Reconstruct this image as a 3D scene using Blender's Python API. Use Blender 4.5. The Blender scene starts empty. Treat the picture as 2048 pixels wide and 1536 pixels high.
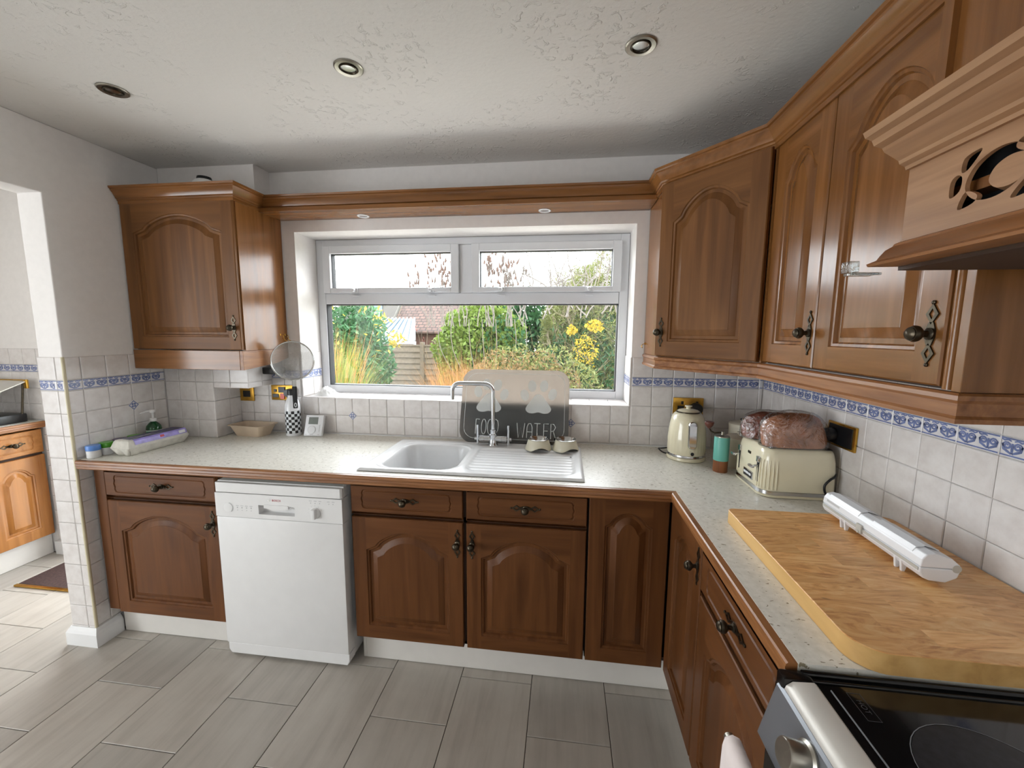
import bpy, bmesh, math, random
from mathutils import Vector, Matrix, Euler
PI = math.pi
random.seed(7)
SC = bpy.context.scene
COL = SC.collection

# ------------------------------------------------------------------ camera
F_PX = 817.75
yaw, pit, rol = 0.1256, -0.1237, -0.0070
Rz = Matrix.Rotation(yaw, 3, 'Z'); Rx = Matrix.Rotation(pit, 3, 'X'); Ry = Matrix.Rotation(rol, 3, 'Y')
R = Rz @ Rx @ Ry
cd = bpy.data.cameras.new('camera'); cam = bpy.data.objects.new('camera', cd); COL.objects.link(cam)
cd.sensor_fit = 'HORIZONTAL'; cd.sensor_width = 36.0; cd.lens = F_PX / 2048.0 * 36.0
cd.clip_start = 0.02; cd.clip_end = 200
rt, fw, up = R @ Vector((1, 0, 0)), R @ Vector((0, 1, 0)), R @ Vector((0, 0, 1))
M = Matrix((rt, up, -fw)).transposed().to_4x4(); M.translation = Vector((-0.9919, -2.1695, 1.4998))
cam.matrix_world = M
SC.camera = cam

# ------------------------------------------------------------------ world, light, exposure
wd = bpy.data.worlds.new('overcast_sky'); SC.world = wd; wd.use_nodes = True
bg = wd.node_tree.nodes['Background']
bg.inputs[0].default_value = (0.93, 0.965, 1.0, 1); bg.inputs[1].default_value = 5.0
def portal(name, loc, rot, sx, sy):
    l = bpy.data.lights.new(name, 'AREA'); l.shape = 'RECTANGLE'; l.size = sx; l.size_y = sy
    o = bpy.data.objects.new(name, l); o.location = loc; o.rotation_euler = rot; COL.objects.link(o)
    l.cycles.is_portal = True
portal('window_daylight', (-1.566, 0.27, 1.586), (-PI/2, 0, 0), 1.80, 0.90)
portal('utility_door_daylight', (-3.8, 0.30, 1.03), (-PI/2, 0, 0), 0.76, 1.98)
portal('side_room_daylight', (-5.14, -3.22, 1.08), (0, -PI/2, 0), 2.0, 2.04)
portal('added_fill_portal', (0.22, -3.80, 1.55), (0, PI/2, 0), 1.06, 0.78)  # portal for the unseen window added in the right wall as fill
vs = SC.view_settings
vs.view_transform = 'Standard'; vs.look = 'None'; vs.gamma = 1.0; vs.use_curve_mapping = False
vs.exposure = 1.20
SC.cycles.use_denoising = True
SC.cycles.max_bounces = 6; SC.cycles.diffuse_bounces = 4; SC.cycles.glossy_bounces = 3
SC.cycles.transparent_max_bounces = 12; SC.cycles.transmission_bounces = 4
SC.cycles.use_adaptive_sampling = True; SC.cycles.adaptive_threshold = 0.05
SC.cycles.caustics_reflective = False; SC.cycles.caustics_refractive = False
SC.cycles.sample_clamp_indirect = 6.0

# ------------------------------------------------------------------ dimensions
P = 0.1031            # wall tile pitch
X1 = -0.0195          # first tile joint on the window wall
ZT = 0.9147           # worktop
ZB = 1.2300           # underside of the border tiles
ZB2 = 1.2780          # top of the border tiles
ZTT = 1.2780 + P      # top of the tiling
XL = -3.175           # left wall face
CEIL = 2.361
WL, WR, WS, WT = -2.487, -0.645, 1.1264, 2.0455

# ------------------------------------------------------------------ node helpers
def new_mat(name):
    m = bpy.data.materials.new(name); m.use_nodes = True
    nt = m.node_tree
    return m, nt, nt.nodes['Principled BSDF']
def N(nt, t, **kw):
    n = nt.nodes.new(t)
    for k, v in kw.items(): setattr(n, k, v)
    return n
def L(nt, a, b): nt.links.new(a, b)
def setin(n, **kw):
    for k, v in kw.items(): n.inputs[k.replace('_', ' ')].default_value = v
def rgba(c): return (c[0], c[1], c[2], 1)
def srgb(r, g, b):
    f = lambda c: (c/255/12.92) if c/255 <= 0.04045 else ((c/255+0.055)/1.055)**2.4
    return (f(r), f(g), f(b))
def coords(nt, scale=(1, 1, 1), rnd=True):
    tc = N(nt, 'ShaderNodeTexCoord'); mp = N(nt, 'ShaderNodeMapping')
    mp.inputs['Scale'].default_value = scale
    if rnd:
        oi = N(nt, 'ShaderNodeObjectInfo'); ml = N(nt, 'ShaderNodeMath', operation='MULTIPLY'); ml.inputs[1].default_value = 37.0
        ad = N(nt, 'ShaderNodeVectorMath', operation='ADD')
        L(nt, oi.outputs['Random'], ml.inputs[0]); L(nt, tc.outputs['Object'], ad.inputs[0]); L(nt, ml.outputs[0], ad.inputs[1])
        L(nt, ad.outputs[0], mp.inputs['Vector'])
    else:
        L(nt, tc.outputs['Object'], mp.inputs['Vector'])
    return mp.outputs['Vector']
def noise(nt, vec, scale=5, detail=4, rough=0.55, dist=0.0):
    n = N(nt, 'ShaderNodeTexNoise'); setin(n, Scale=scale, Detail=detail, Roughness=rough, Distortion=dist)
    L(nt, vec, n.inputs['Vector']); return n.outputs['Fac']
def ramp(nt, fac, stops):
    r = N(nt, 'ShaderNodeValToRGB'); e = r.color_ramp.elements
    while len(e) < len(stops): e.new(0.5)
    for i, (p, c) in enumerate(stops): e[i].position = p; e[i].color = rgba(c)
    L(nt, fac, r.inputs['Fac']); return r.outputs['Color']
def mixc(nt, fac, a, b, mode='MIX'):
    m = N(nt, 'ShaderNodeMix', data_type='RGBA', blend_type=mode)
    for s, v in ((0, fac), (6, a), (7, b)):
        if hasattr(v, 'is_output'): L(nt, v, m.inputs[s])
        else: m.inputs[s].default_value = v if s == 0 else rgba(v)
    return m.outputs[2]
def bump(nt, bsdf, h, strength=0.2, dist=0.002):
    b = N(nt, 'ShaderNodeBump'); b.inputs['Strength'].default_value = strength; b.inputs['Distance'].default_value = dist
    L(nt, h, b.inputs['Height']); L(nt, b.outputs[0], bsdf.inputs['Normal'])
MATS = {}
def plain(name, c, rough=0.5, metal=0.0, spec=0.5, var=0.06, nscale=14, bmp=0.0, coat=0.0):
    m, nt, b = new_mat(name)
    v = coords(nt); f = noise(nt, v, nscale, 2)
    lo = tuple(x*(1-var) for x in c); hi = tuple(min(1, x*(1+var)) for x in c)
    L(nt, ramp(nt, f, [(0.3, lo), (0.7, hi)]), b.inputs['Base Color'])
    setin(b, Roughness=rough, Metallic=metal); b.inputs['Specular IOR Level'].default_value = spec
    b.inputs['Coat Weight'].default_value = coat
    if bmp: bump(nt, b, noise(nt, v, nscale*6, 3), bmp, 0.001)
    MATS[name] = m; return m
def wood(name, axis, lo, mid, hi, rough=0.3, scale=1.0, coat=0.18, contrast=1.0, spec=0.4):
    m, nt, b = new_mat(name)
    s = [30*scale]*3; s[axis] = 1.6*scale
    v = coords(nt, tuple(s))
    f1 = noise(nt, v, 1.0, 4, 0.6, 0.35)
    s2 = [7*scale]*3; s2[axis] = 0.7*scale
    v2 = coords(nt, tuple(s2))
    f2 = noise(nt, v2, 1.0, 2, 0.5, 1.6)
    w = N(nt, 'ShaderNodeMath', operation='MULTIPLY'); w.inputs[1].default_value = 16; L(nt, f2, w.inputs[0])
    sn = N(nt, 'ShaderNodeMath', operation='SINE'); L(nt, w.outputs[0], sn.inputs[0])
    mr = N(nt, 'ShaderNodeMapRange'); setin(mr, From_Min=-1.0, From_Max=1.0); L(nt, sn.outputs[0], mr.inputs['Value'])
    c1 = ramp(nt, f1, [(0.25, lo), (0.5, mid), (0.75, hi)])
    c2 = mixc(nt, mr.outputs['Result'], tuple(x*0.70 for x in mid), (hi[0]*1.0, hi[1]*1.0, hi[2]*1.0))
    c = mixc(nt, 0.35*contrast, c1, c2)
    L(nt, c, b.inputs['Base Color'])
    rr = N(nt, 'ShaderNodeMapRange'); setin(rr, From_Min=0.2, From_Max=0.8, To_Min=rough*0.85, To_Max=rough*1.2); L(nt, f1, rr.inputs['Value'])
    L(nt, rr.outputs['Result'], b.inputs['Roughness'])
    b.inputs['Specular IOR Level'].default_value = spec
    b.inputs['Coat Weight'].default_value = coat; b.inputs['Coat Roughness'].default_value = 0.18
    bump(nt, b, f1, 0.12, 0.0015)
    MATS[name] = m; return m
# ------------------------------------------------------------------ materials
wl_, wm_, wh_ = srgb(98, 61, 30), srgb(126, 81, 41), srgb(150, 101, 56)
for ax, nm in enumerate('xyz'):
    wood('oak_' + nm, ax, wl_, wm_, wh_, 0.21, coat=0.10)
    wood('satin_oak_' + nm, ax, srgb(88, 55, 29), srgb(112, 73, 39), srgb(134, 91, 52), 0.42, coat=0.0, spec=0.25)
    wood('base_oak_' + nm, ax, srgb(76, 44, 23), srgb(96, 58, 30), srgb(116, 73, 40), 0.42, coat=0.03, spec=0.22)
    wood('hood_oak_' + nm, ax, srgb(138, 99, 70), srgb(164, 122, 89), srgb(184, 144, 108), 0.42, 1.6, 0.05)
    wood('edge_oak_' + nm, ax, srgb(98, 59, 31), srgb(134, 85, 47), srgb(166, 114, 70), 0.36, 2.2, 0.2)
wood('utility_oak_z', 2, srgb(138, 84, 36), srgb(164, 106, 50), srgb(184, 126, 68), 0.3)
wood('utility_oak_y', 1, srgb(138, 84, 36), srgb(164, 106, 50), srgb(184, 126, 68), 0.3)
plain('carcass', srgb(60, 38, 24), 0.6)
plain('paint_wall', srgb(238, 234, 231), 0.75, var=0.02, nscale=30, bmp=0.08)
plain('paint_reveal', srgb(236, 236, 236), 0.5, var=0.01)
plain('upvc', srgb(220, 221, 224), 0.28, var=0.01)
plain('gasket', srgb(22, 22, 24), 0.6)
plain('white_plinth', srgb(226, 222, 216), 0.35, var=0.02)
plain('appliance_white', srgb(232, 231, 230), 0.38, var=0.015, bmp=0.02)
plain('appliance_grey', srgb(190, 190, 190), 0.4, var=0.02)
plain('grout', srgb(206, 200, 194), 0.85, var=0.06)
plain('floor_joint', srgb(86, 80, 74), 0.9, var=0.1)
plain('tile_trim', srgb(206, 196, 164), 0.4, var=0.05)
plain('border_blue', srgb(110, 123, 168), 0.25, var=0.25, nscale=60)
plain('border_white', srgb(222, 220, 222), 0.25, var=0.05, nscale=40)
plain('pewter', srgb(74, 66, 54), 0.34, 0.85, var=0.25, nscale=60)
plain('chrome', srgb(205, 207, 210), 0.12, 1.0, var=0.02)
plain('brushed_nickel', srgb(168, 164, 154), 0.32, 1.0, var=0.06, nscale=60)
plain('brass', srgb(204, 158, 70), 0.25, 1.0, var=0.12, nscale=40)
plain('black_plastic', srgb(24, 24, 26), 0.35, var=0.1)
plain('rubber_black', srgb(20, 20, 20), 0.6, var=0.1)
plain('neon_red', srgb(232, 84, 60), 0.3, var=0.04)
plain('sink_white', srgb(228, 229, 230), 0.22, var=0.015, nscale=20)
plain('cream_enamel', srgb(226, 218, 190), 0.16, var=0.02, coat=0.4)
plain('cream_matt', srgb(220, 212, 192), 0.45, var=0.03)
plain('turquoise', srgb(104, 178, 164), 0.38, var=0.03)
wood('walnut_z', 2, srgb(96, 54, 30), srgb(132, 80, 46), srgb(156, 100, 62), 0.4, 2.0, 0.0)
plain('brown_knob', srgb(98, 52, 40), 0.35, var=0.08)
plain('silicone_grey', srgb(112, 116, 118), 0.55, var=0.08, nscale=9)
plain('white_print', srgb(232, 236, 232), 0.6, var=0.03)
plain('bowl_cream', srgb(214, 208, 186), 0.3, var=0.03)
plain('steel', srgb(190, 190, 188), 0.2, 1.0, var=0.05)
plain('steel_panel', srgb(150, 154, 160), 0.36, 0.75, var=0.10, nscale=5)
plain('steel_trim', srgb(214, 210, 202), 0.40, 0.35, var=0.03)
plain('hob_black', srgb(14, 14, 15), 0.10, var=0.2, coat=0.2)
plain('hob_ring', srgb(30, 30, 33), 0.32, var=0.5, nscale=80)
plain('hob_print', srgb(120, 122, 126), 0.4)
plain('hob_print_dim', srgb(58, 59, 62), 0.4)
plain('enamel_black', srgb(12, 12, 13), 0.22)
plain('cotton', srgb(226, 214, 210), 0.9, var=0.05, bmp=0.3)
plain('white_plastic', srgb(232, 233, 236), 0.22, var=0.01)
plain('grey_plastic', srgb(186, 184, 176), 0.4, var=0.03)
plain('pulp', srgb(206, 202, 192), 0.9, var=0.08, nscale=50, bmp=0.3)
plain('label_violet', srgb(150, 138, 204), 0.4, var=0.25, nscale=30)
plain('label_navy', srgb(54, 50, 92), 0.35, var=0.3, nscale=30)
plain('label_white', srgb(224, 224, 224), 0.45, var=0.05, nscale=40)
plain('label_red', srgb(190, 50, 60), 0.45)
plain('label_green', srgb(90, 160, 120), 0.45, var=0.2)
plain('lid_blue', srgb(94, 142, 216), 0.32, var=0.03)
plain('lid_green', srgb(78, 158, 40), 0.32, var=0.04)
plain('lid_lime', srgb(108, 180, 48), 0.32, var=0.04)
plain('lid_purple', srgb(62, 34, 88), 0.3, var=0.06)
plain('tub_beige', srgb(206, 186, 162), 0.5, var=0.06)
plain('lcd', srgb(112, 118, 112), 0.2)
plain('paper_white', srgb(236, 236, 234), 0.85, var=0.04, bmp=0.2)
plain('doormat', srgb(62, 42, 38), 0.95, var=0.35, nscale=90, bmp=0.6)
plain('crust', srgb(168, 108, 74), 0.65, var=0.42, nscale=22, bmp=0.6)
plain('crust_seeded', srgb(128, 70, 58), 0.6, var=0.5, nscale=60, bmp=0.5)
plain('patio_slab', srgb(214, 208, 198), 0.85, var=0.08, nscale=8)
plain('soil', srgb(96, 82, 66), 0.95, var=0.3, nscale=6)
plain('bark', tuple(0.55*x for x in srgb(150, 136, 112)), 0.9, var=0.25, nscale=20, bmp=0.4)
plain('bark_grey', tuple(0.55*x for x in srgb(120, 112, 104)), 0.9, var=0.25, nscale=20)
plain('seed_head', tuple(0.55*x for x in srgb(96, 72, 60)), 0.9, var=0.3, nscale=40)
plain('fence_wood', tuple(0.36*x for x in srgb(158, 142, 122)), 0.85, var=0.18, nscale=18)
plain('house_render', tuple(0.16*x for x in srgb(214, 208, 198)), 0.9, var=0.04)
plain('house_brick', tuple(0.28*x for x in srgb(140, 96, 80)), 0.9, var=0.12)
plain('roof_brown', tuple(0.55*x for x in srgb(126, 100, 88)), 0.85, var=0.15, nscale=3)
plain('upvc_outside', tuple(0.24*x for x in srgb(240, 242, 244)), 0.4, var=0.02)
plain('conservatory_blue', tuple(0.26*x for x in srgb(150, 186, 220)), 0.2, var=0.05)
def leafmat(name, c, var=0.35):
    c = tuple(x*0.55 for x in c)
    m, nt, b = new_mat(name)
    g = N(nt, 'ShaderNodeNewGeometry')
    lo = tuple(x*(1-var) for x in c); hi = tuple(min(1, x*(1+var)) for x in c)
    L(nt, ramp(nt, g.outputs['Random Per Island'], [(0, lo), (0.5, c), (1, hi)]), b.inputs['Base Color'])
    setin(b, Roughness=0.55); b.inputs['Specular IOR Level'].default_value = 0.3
    tr = N(nt, 'ShaderNodeBsdfTranslucent'); mx = N(nt, 'ShaderNodeMixShader'); mx.inputs[0].default_value = 0.35
    tr.inputs[0].default_value = rgba(hi)
    out = nt.nodes['Material Output']
    L(nt, b.outputs[0], mx.inputs[1]); L(nt, tr.outputs[0], mx.inputs[2]); L(nt, mx.outputs[0], out.inputs[0])
    MATS[name] = m
leafmat('leaf_laurel', srgb(74, 122, 78)); leafmat('leaf_ivy', srgb(122, 146, 62)); leafmat('leaf_olive', srgb(128, 134, 76))
leafmat('leaf_yellow', srgb(206, 178, 56), 0.25); leafmat('grass_green', srgb(150, 162, 76)); leafmat('grass_orange', srgb(206, 146, 88))
leafmat('leaf_rust', srgb(150, 122, 80)); leafmat('leaf_dark', srgb(60, 104, 60)); leafmat('leaf_red', srgb(150, 70, 60)); leafmat('leaf_gold', srgb(196, 176, 66), 0.25)
leafmat('lawn', srgb(110, 124, 70))
def schlick(nt, f0, f90, normal=None):
    lw = N(nt, 'ShaderNodeLayerWeight'); lw.inputs[0].default_value = 0.5
    if normal is not None: L(nt, normal, lw.inputs['Normal'])
    pw = N(nt, 'ShaderNodeMath', operation='POWER'); pw.inputs[1].default_value = 5.0; L(nt, lw.outputs['Facing'], pw.inputs[0])
    ma = N(nt, 'ShaderNodeMath', operation='MULTIPLY_ADD'); ma.inputs[1].default_value = f90-f0; ma.inputs[2].default_value = f0; L(nt, pw.outputs[0], ma.inputs[0])
    return ma.outputs[0]
def build_special():
    # wall tile: mottled off white glaze
    m, nt, b = new_mat('wall_tile'); v = coords(nt)
    f = noise(nt, v, 24, 5, 0.6); f2 = noise(nt, v, 3.0, 2)
    c = ramp(nt, f, [(0.3, srgb(212, 205, 201)), (0.55, srgb(226, 221, 218)), (0.75, srgb(234, 230, 228))])
    c = mixc(nt, 0.25, c, ramp(nt, f2, [(0.3, srgb(206, 199, 196)), (0.7, srgb(236, 232, 229))]))
    L(nt, c, b.inputs['Base Color']); setin(b, Roughness=0.3)
    bump(nt, b, noise(nt, v, 30, 2), 0.1, 0.002); MATS['wall_tile'] = m
    # floor tile
    m, nt, b = new_mat('floor_tile'); v = coords(nt, (26, 2.2, 1)); f = noise(nt, v, 1, 5, 0.6, 0.3)
    v2 = coords(nt, (1, 1, 1)); f2 = noise(nt, v2, 7, 4)
    oi = N(nt, 'ShaderNodeObjectInfo')
    c = ramp(nt, f, [(0.3, srgb(166, 159, 150)), (0.52, srgb(184, 178, 169)), (0.75, srgb(194, 188, 179))])
    c = mixc(nt, 0.35, c, ramp(nt, f2, [(0.3, srgb(170, 163, 154)), (0.7, srgb(196, 190, 181))]))
    br = ramp(nt, oi.outputs['Random'], [(0, (0.86, 0.86, 0.86)), (1, (1.04, 1.03, 1.02))])
    L(nt, mixc(nt, 1.0, c, br, 'MULTIPLY'), b.inputs['Base Color']); setin(b, Roughness=0.40)
    bump(nt, b, f, 0.10, 0.001); MATS['floor_tile'] = m
    # laminate worktop with flecks
    m, nt, b = new_mat('worktop_laminate'); v = coords(nt, (70, 130, 60), False); f = noise(nt, v, 1, 2, 0.5, 0.6)
    v2 = coords(nt, (1, 1, 1), False); f2 = noise(nt, v2, 60, 3)
    base = ramp(nt, f2, [(0.3, srgb(216, 213, 202)), (0.7, srgb(234, 231, 222))])
    fl = ramp(nt, f, [(0.0, (1, 1, 1)), (0.30, (1, 1, 1)), (0.345, (0, 0, 0))])
    L(nt, mixc(nt, fl, base, srgb(136, 126, 104)), b.inputs['Base Color']); setin(b, Roughness=0.34); MATS['worktop_laminate'] = m
    # artex ceiling
    m, nt, b = new_mat('artex'); v = coords(nt, (1, 1, 1), False)
    b.inputs['Base Color'].default_value = rgba(srgb(224, 221, 217)); setin(b, Roughness=0.8)
    f = noise(nt, v, 34, 5, 0.62, 0.6); f2 = noise(nt, v, 3.2, 2, 0.5, 0.5)
    mk = N(nt, 'ShaderNodeMath', operation='MULTIPLY'); L(nt, ramp(nt, f, [(0.56, (0, 0, 0)), (0.66, (1, 1, 1))]), mk.inputs[0])
    L(nt, ramp(nt, f2, [(0.45, (0, 0, 0)), (0.60, (1, 1, 1))]), mk.inputs[1])
    ad = N(nt, 'ShaderNodeMath', operation='ADD'); L(nt, mk.outputs[0], ad.inputs[0])
    m2 = N(nt, 'ShaderNodeMath', operation='MULTIPLY'); m2.inputs[1].default_value = 0.35; L(nt, noise(nt, v, 70, 3), m2.inputs[0]); L(nt, m2.outputs[0], ad.inputs[1])
    bump(nt, b, ad.outputs[0], 0.55, 0.005); MATS['artex'] = m
    # thin window glass
    m, nt, b = new_mat('window_glass'); nt.nodes.remove(b)
    t = N(nt, 'ShaderNodeBsdfTransparent'); g = N(nt, 'ShaderNodeBsdfGlossy'); g.inputs['Roughness'].default_value = 0.01
    mx = N(nt, 'ShaderNodeMixShader')
    t.inputs[0].default_value = (0.97, 0.98, 0.98, 1)
    L(nt, schlick(nt, 0.035, 0.9), mx.inputs[0]); L(nt, t.outputs[0], mx.inputs[1]); L(nt, g.outputs[0], mx.inputs[2])
    L(nt, mx.outputs[0], nt.nodes['Material Output'].inputs[0]); MATS['window_glass'] = m
    # clear film / clear plastic
    for nm, tint, gl in (('bag_film', (0.95, 0.94, 0.93, 1), 0.20), ('clear_plastic', (0.82, 0.86, 0.86, 1), 0.25)):
        m, nt, b = new_mat(nm); nt.nodes.remove(b)
        t = N(nt, 'ShaderNodeBsdfTransparent'); g = N(nt, 'ShaderNodeBsdfGlossy'); g.inputs['Roughness'].default_value = 0.14
        t.inputs[0].default_value = tint
        mx = N(nt, 'ShaderNodeMixShader')
        v = coords(nt); bp = N(nt, 'ShaderNodeBump'); bp.inputs['Strength'].default_value = 0.9; bp.inputs['Distance'].default_value = 0.01
        L(nt, noise(nt, v, 28, 3, 0.6, 1.5), bp.inputs['Height']); L(nt, bp.outputs[0], g.inputs['Normal']); 
        L(nt, schlick(nt, gl, 0.9, bp.outputs[0]), mx.inputs[0]); L(nt, t.outputs[0], mx.inputs[1]); L(nt, g.outputs[0], mx.inputs[2])
        L(nt, mx.outputs[0], nt.nodes['Material Output'].inputs[0]); MATS[nm] = m
    # sieve mesh
    m, nt, b = new_mat('steel_mesh'); nt.nodes.remove(b)
    t = N(nt, 'ShaderNodeBsdfTransparent'); g = N(nt, 'ShaderNodeBsdfDiffuse'); g.inputs[0].default_value = rgba(srgb(170, 168, 164))
    v = coords(nt, (1, 1, 1), False); f = noise(nt, v, 900, 1)
    mx = N(nt, 'ShaderNodeMixShader'); L(nt, ramp(nt, f, [(0.40, (0.35,)*3), (0.6, (0.85,)*3)]), mx.inputs[0])
    L(nt, t.outputs[0], mx.inputs[1]); L(nt, g.outputs[0], mx.inputs[2]); L(nt, mx.outputs[0], nt.nodes['Material Output'].inputs[0]); MATS['steel_mesh'] = m
    # green bottle glass (coloured, opaque enough)
    m, nt, b = new_mat('green_bottle'); b.inputs['Base Color'].default_value = rgba(srgb(24, 84, 44)); setin(b, Roughness=0.1)
    b.inputs['Transmission Weight'].default_value = 0.35; MATS['green_bottle'] = m
    m, nt, b = new_mat('frosted_pump'); b.inputs['Base Color'].default_value = rgba(srgb(224, 222, 220)); setin(b, Roughness=0.4); MATS['frosted_pump'] = m
    # translucent silicone mat
    m, nt, b = new_mat('pet_mat_silicone'); v = coords(nt, (1, 1, 1), False); f = noise(nt, v, 7, 5)
    L(nt, ramp(nt, f, [(0.3, srgb(98, 104, 106)), (0.7, srgb(118, 124, 126))]), b.inputs['Base Color']); setin(b, Roughness=0.5)
    tr = N(nt, 'ShaderNodeBsdfTranslucent'); tr.inputs[0].default_value = rgba(srgb(214, 204, 194)); mx = N(nt, 'ShaderNodeMixShader'); mx.inputs[0].default_value = 0.55
    L(nt, b.outputs[0], mx.inputs[1]); L(nt, tr.outputs[0], mx.inputs[2]); L(nt, mx.outputs[0], nt.nodes['Material Output'].inputs[0]); MATS['pet_mat_silicone'] = m
    m, nt, b = new_mat('pet_mat_print'); b.inputs['Base Color'].default_value = rgba(srgb(240, 244, 242)); setin(b, Roughness=0.6)
    tr = N(nt, 'ShaderNodeBsdfTranslucent'); tr.inputs[0].default_value = rgba(srgb(230, 232, 226)); mx = N(nt, 'ShaderNodeMixShader'); mx.inputs[0].default_value = 0.3
    L(nt, b.outputs[0], mx.inputs[1]); L(nt, tr.outputs[0], mx.inputs[2]); L(nt, mx.outputs[0], nt.nodes['Material Output'].inputs[0]); MATS['pet_mat_print'] = m
    # butcher block chopping board
    m, nt, b = new_mat('butcher_block'); v = coords(nt, (1, 1, 1), False)
    bk = N(nt, 'ShaderNodeTexBrick'); setin(bk, Scale=1.0, Mortar_Size=0.0, Brick_Width=0.16, Row_Height=0.043); bk.offset = 0.4
    bk.inputs['Color1'].default_value = (0, 0, 0, 1); bk.inputs['Color2'].default_value = (1, 1, 1, 1); bk.inputs['Mortar'].default_value = (0.5, 0.5, 0.5, 1)
    L(nt, v, bk.inputs['Vector'])
    sv = N(nt, 'ShaderNodeVectorMath', operation='MULTIPLY'); sv.inputs[1].default_value = (14, 60, 30); L(nt, v, sv.inputs[0])
    of = N(nt, 'ShaderNodeVectorMath', operation='MULTIPLY_ADD'); of.inputs[1].default_value = (1, 1, 1)
    sc9 = N(nt, 'ShaderNodeVectorMath', operation='SCALE'); sc9.inputs['Scale'].default_value = 9.0; L(nt, bk.outputs['Color'], sc9.inputs[0])
    L(nt, sv.outputs[0], of.inputs[0]); L(nt, sc9.outputs[0], of.inputs[2])
    f = noise(nt, of.outputs[0], 0.45, 4, 0.6, 3.2)
    c = ramp(nt, f, [(0.28, srgb(196, 132, 74)), (0.5, srgb(234, 178, 114)), (0.72, srgb(246, 206, 146))])
    tone = ramp(nt, bk.outputs['Color'], [(0, (0.84, 0.80, 0.75)), (1, (1.06, 1.05, 1.02))])
    c = mixc(nt, 1.0, c, tone, 'MULTIPLY')
    kn = ramp(nt, noise(nt, v, 11, 2, 0.4, 0.6), [(0.22, (1, 1, 1)), (0.255, (0, 0, 0))])
    c = mixc(nt, kn, c, srgb(80, 48, 28))
    L(nt, c, b.inputs['Base Color']); setin(b, Roughness=0.38); MATS['butcher_block'] = m
    wood('board_side', 1, srgb(186, 140, 78), srgb(206, 162, 98), srgb(220, 180, 118), 0.5, 1.0, 0.0)
    # checkered bottle: bands of squares by angle and height (flat print)
    m, nt, b = new_mat('checker_print'); tc = N(nt, 'ShaderNodeTexCoord'); sp = N(nt, 'ShaderNodeSeparateXYZ'); L(nt, tc.outputs['Object'], sp.inputs[0])
    at = N(nt, 'ShaderNodeMath', operation='ARCTAN2'); L(nt, sp.outputs['Y'], at.inputs[0]); L(nt, sp.outputs['X'], at.inputs[1])
    a = N(nt, 'ShaderNodeMath', operation='MULTIPLY'); a.inputs[1].default_value = 16/(2*PI); L(nt, at.outputs[0], a.inputs[0])
    z = N(nt, 'ShaderNodeMath', operation='MULTIPLY'); z.inputs[1].default_value = 1/0.0158; L(nt, sp.outputs['Z'], z.inputs[0])
    f1 = N(nt, 'ShaderNodeMath', operation='FLOOR'); f2 = N(nt, 'ShaderNodeMath', operation='FLOOR'); L(nt, a.outputs[0], f1.inputs[0]); L(nt, z.outputs[0], f2.inputs[0])
    s_ = N(nt, 'ShaderNodeMath', operation='ADD'); L(nt, f1.outputs[0], s_.inputs[0]); L(nt, f2.outputs[0], s_.inputs[1])
    md = N(nt, 'ShaderNodeMath', operation='FLOORED_MODULO'); md.inputs[1].default_value = 2; L(nt, s_.outputs[0], md.inputs[0])
    L(nt, mixc(nt, md.outputs[0], srgb(226, 230, 234), srgb(14, 14, 16)), b.inputs['Base Color']); setin(b, Roughness=0.3); MATS['checker_print'] = m
    # roof tile courses far away
    m, nt, b = new_mat('roof_courses'); v = coords(nt, (1, 1, 1), False); bk = N(nt, 'ShaderNodeTexBrick'); setin(bk, Scale=1.0, Mortar_Size=0.03, Brick_Width=0.35, Row_Height=0.25)
    bk.inputs['Color1'].default_value = rgba(srgb(84, 64, 56)); bk.inputs['Color2'].default_value = rgba(srgb(70, 54, 48)); bk.inputs['Mortar'].default_value = rgba(srgb(38, 30, 26))
    L(nt, v, bk.inputs['Vector']); L(nt, bk.outputs['Color'], b.inputs['Base Color']); setin(b, Roughness=0.9); MATS['roof_courses'] = m
build_special()

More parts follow.
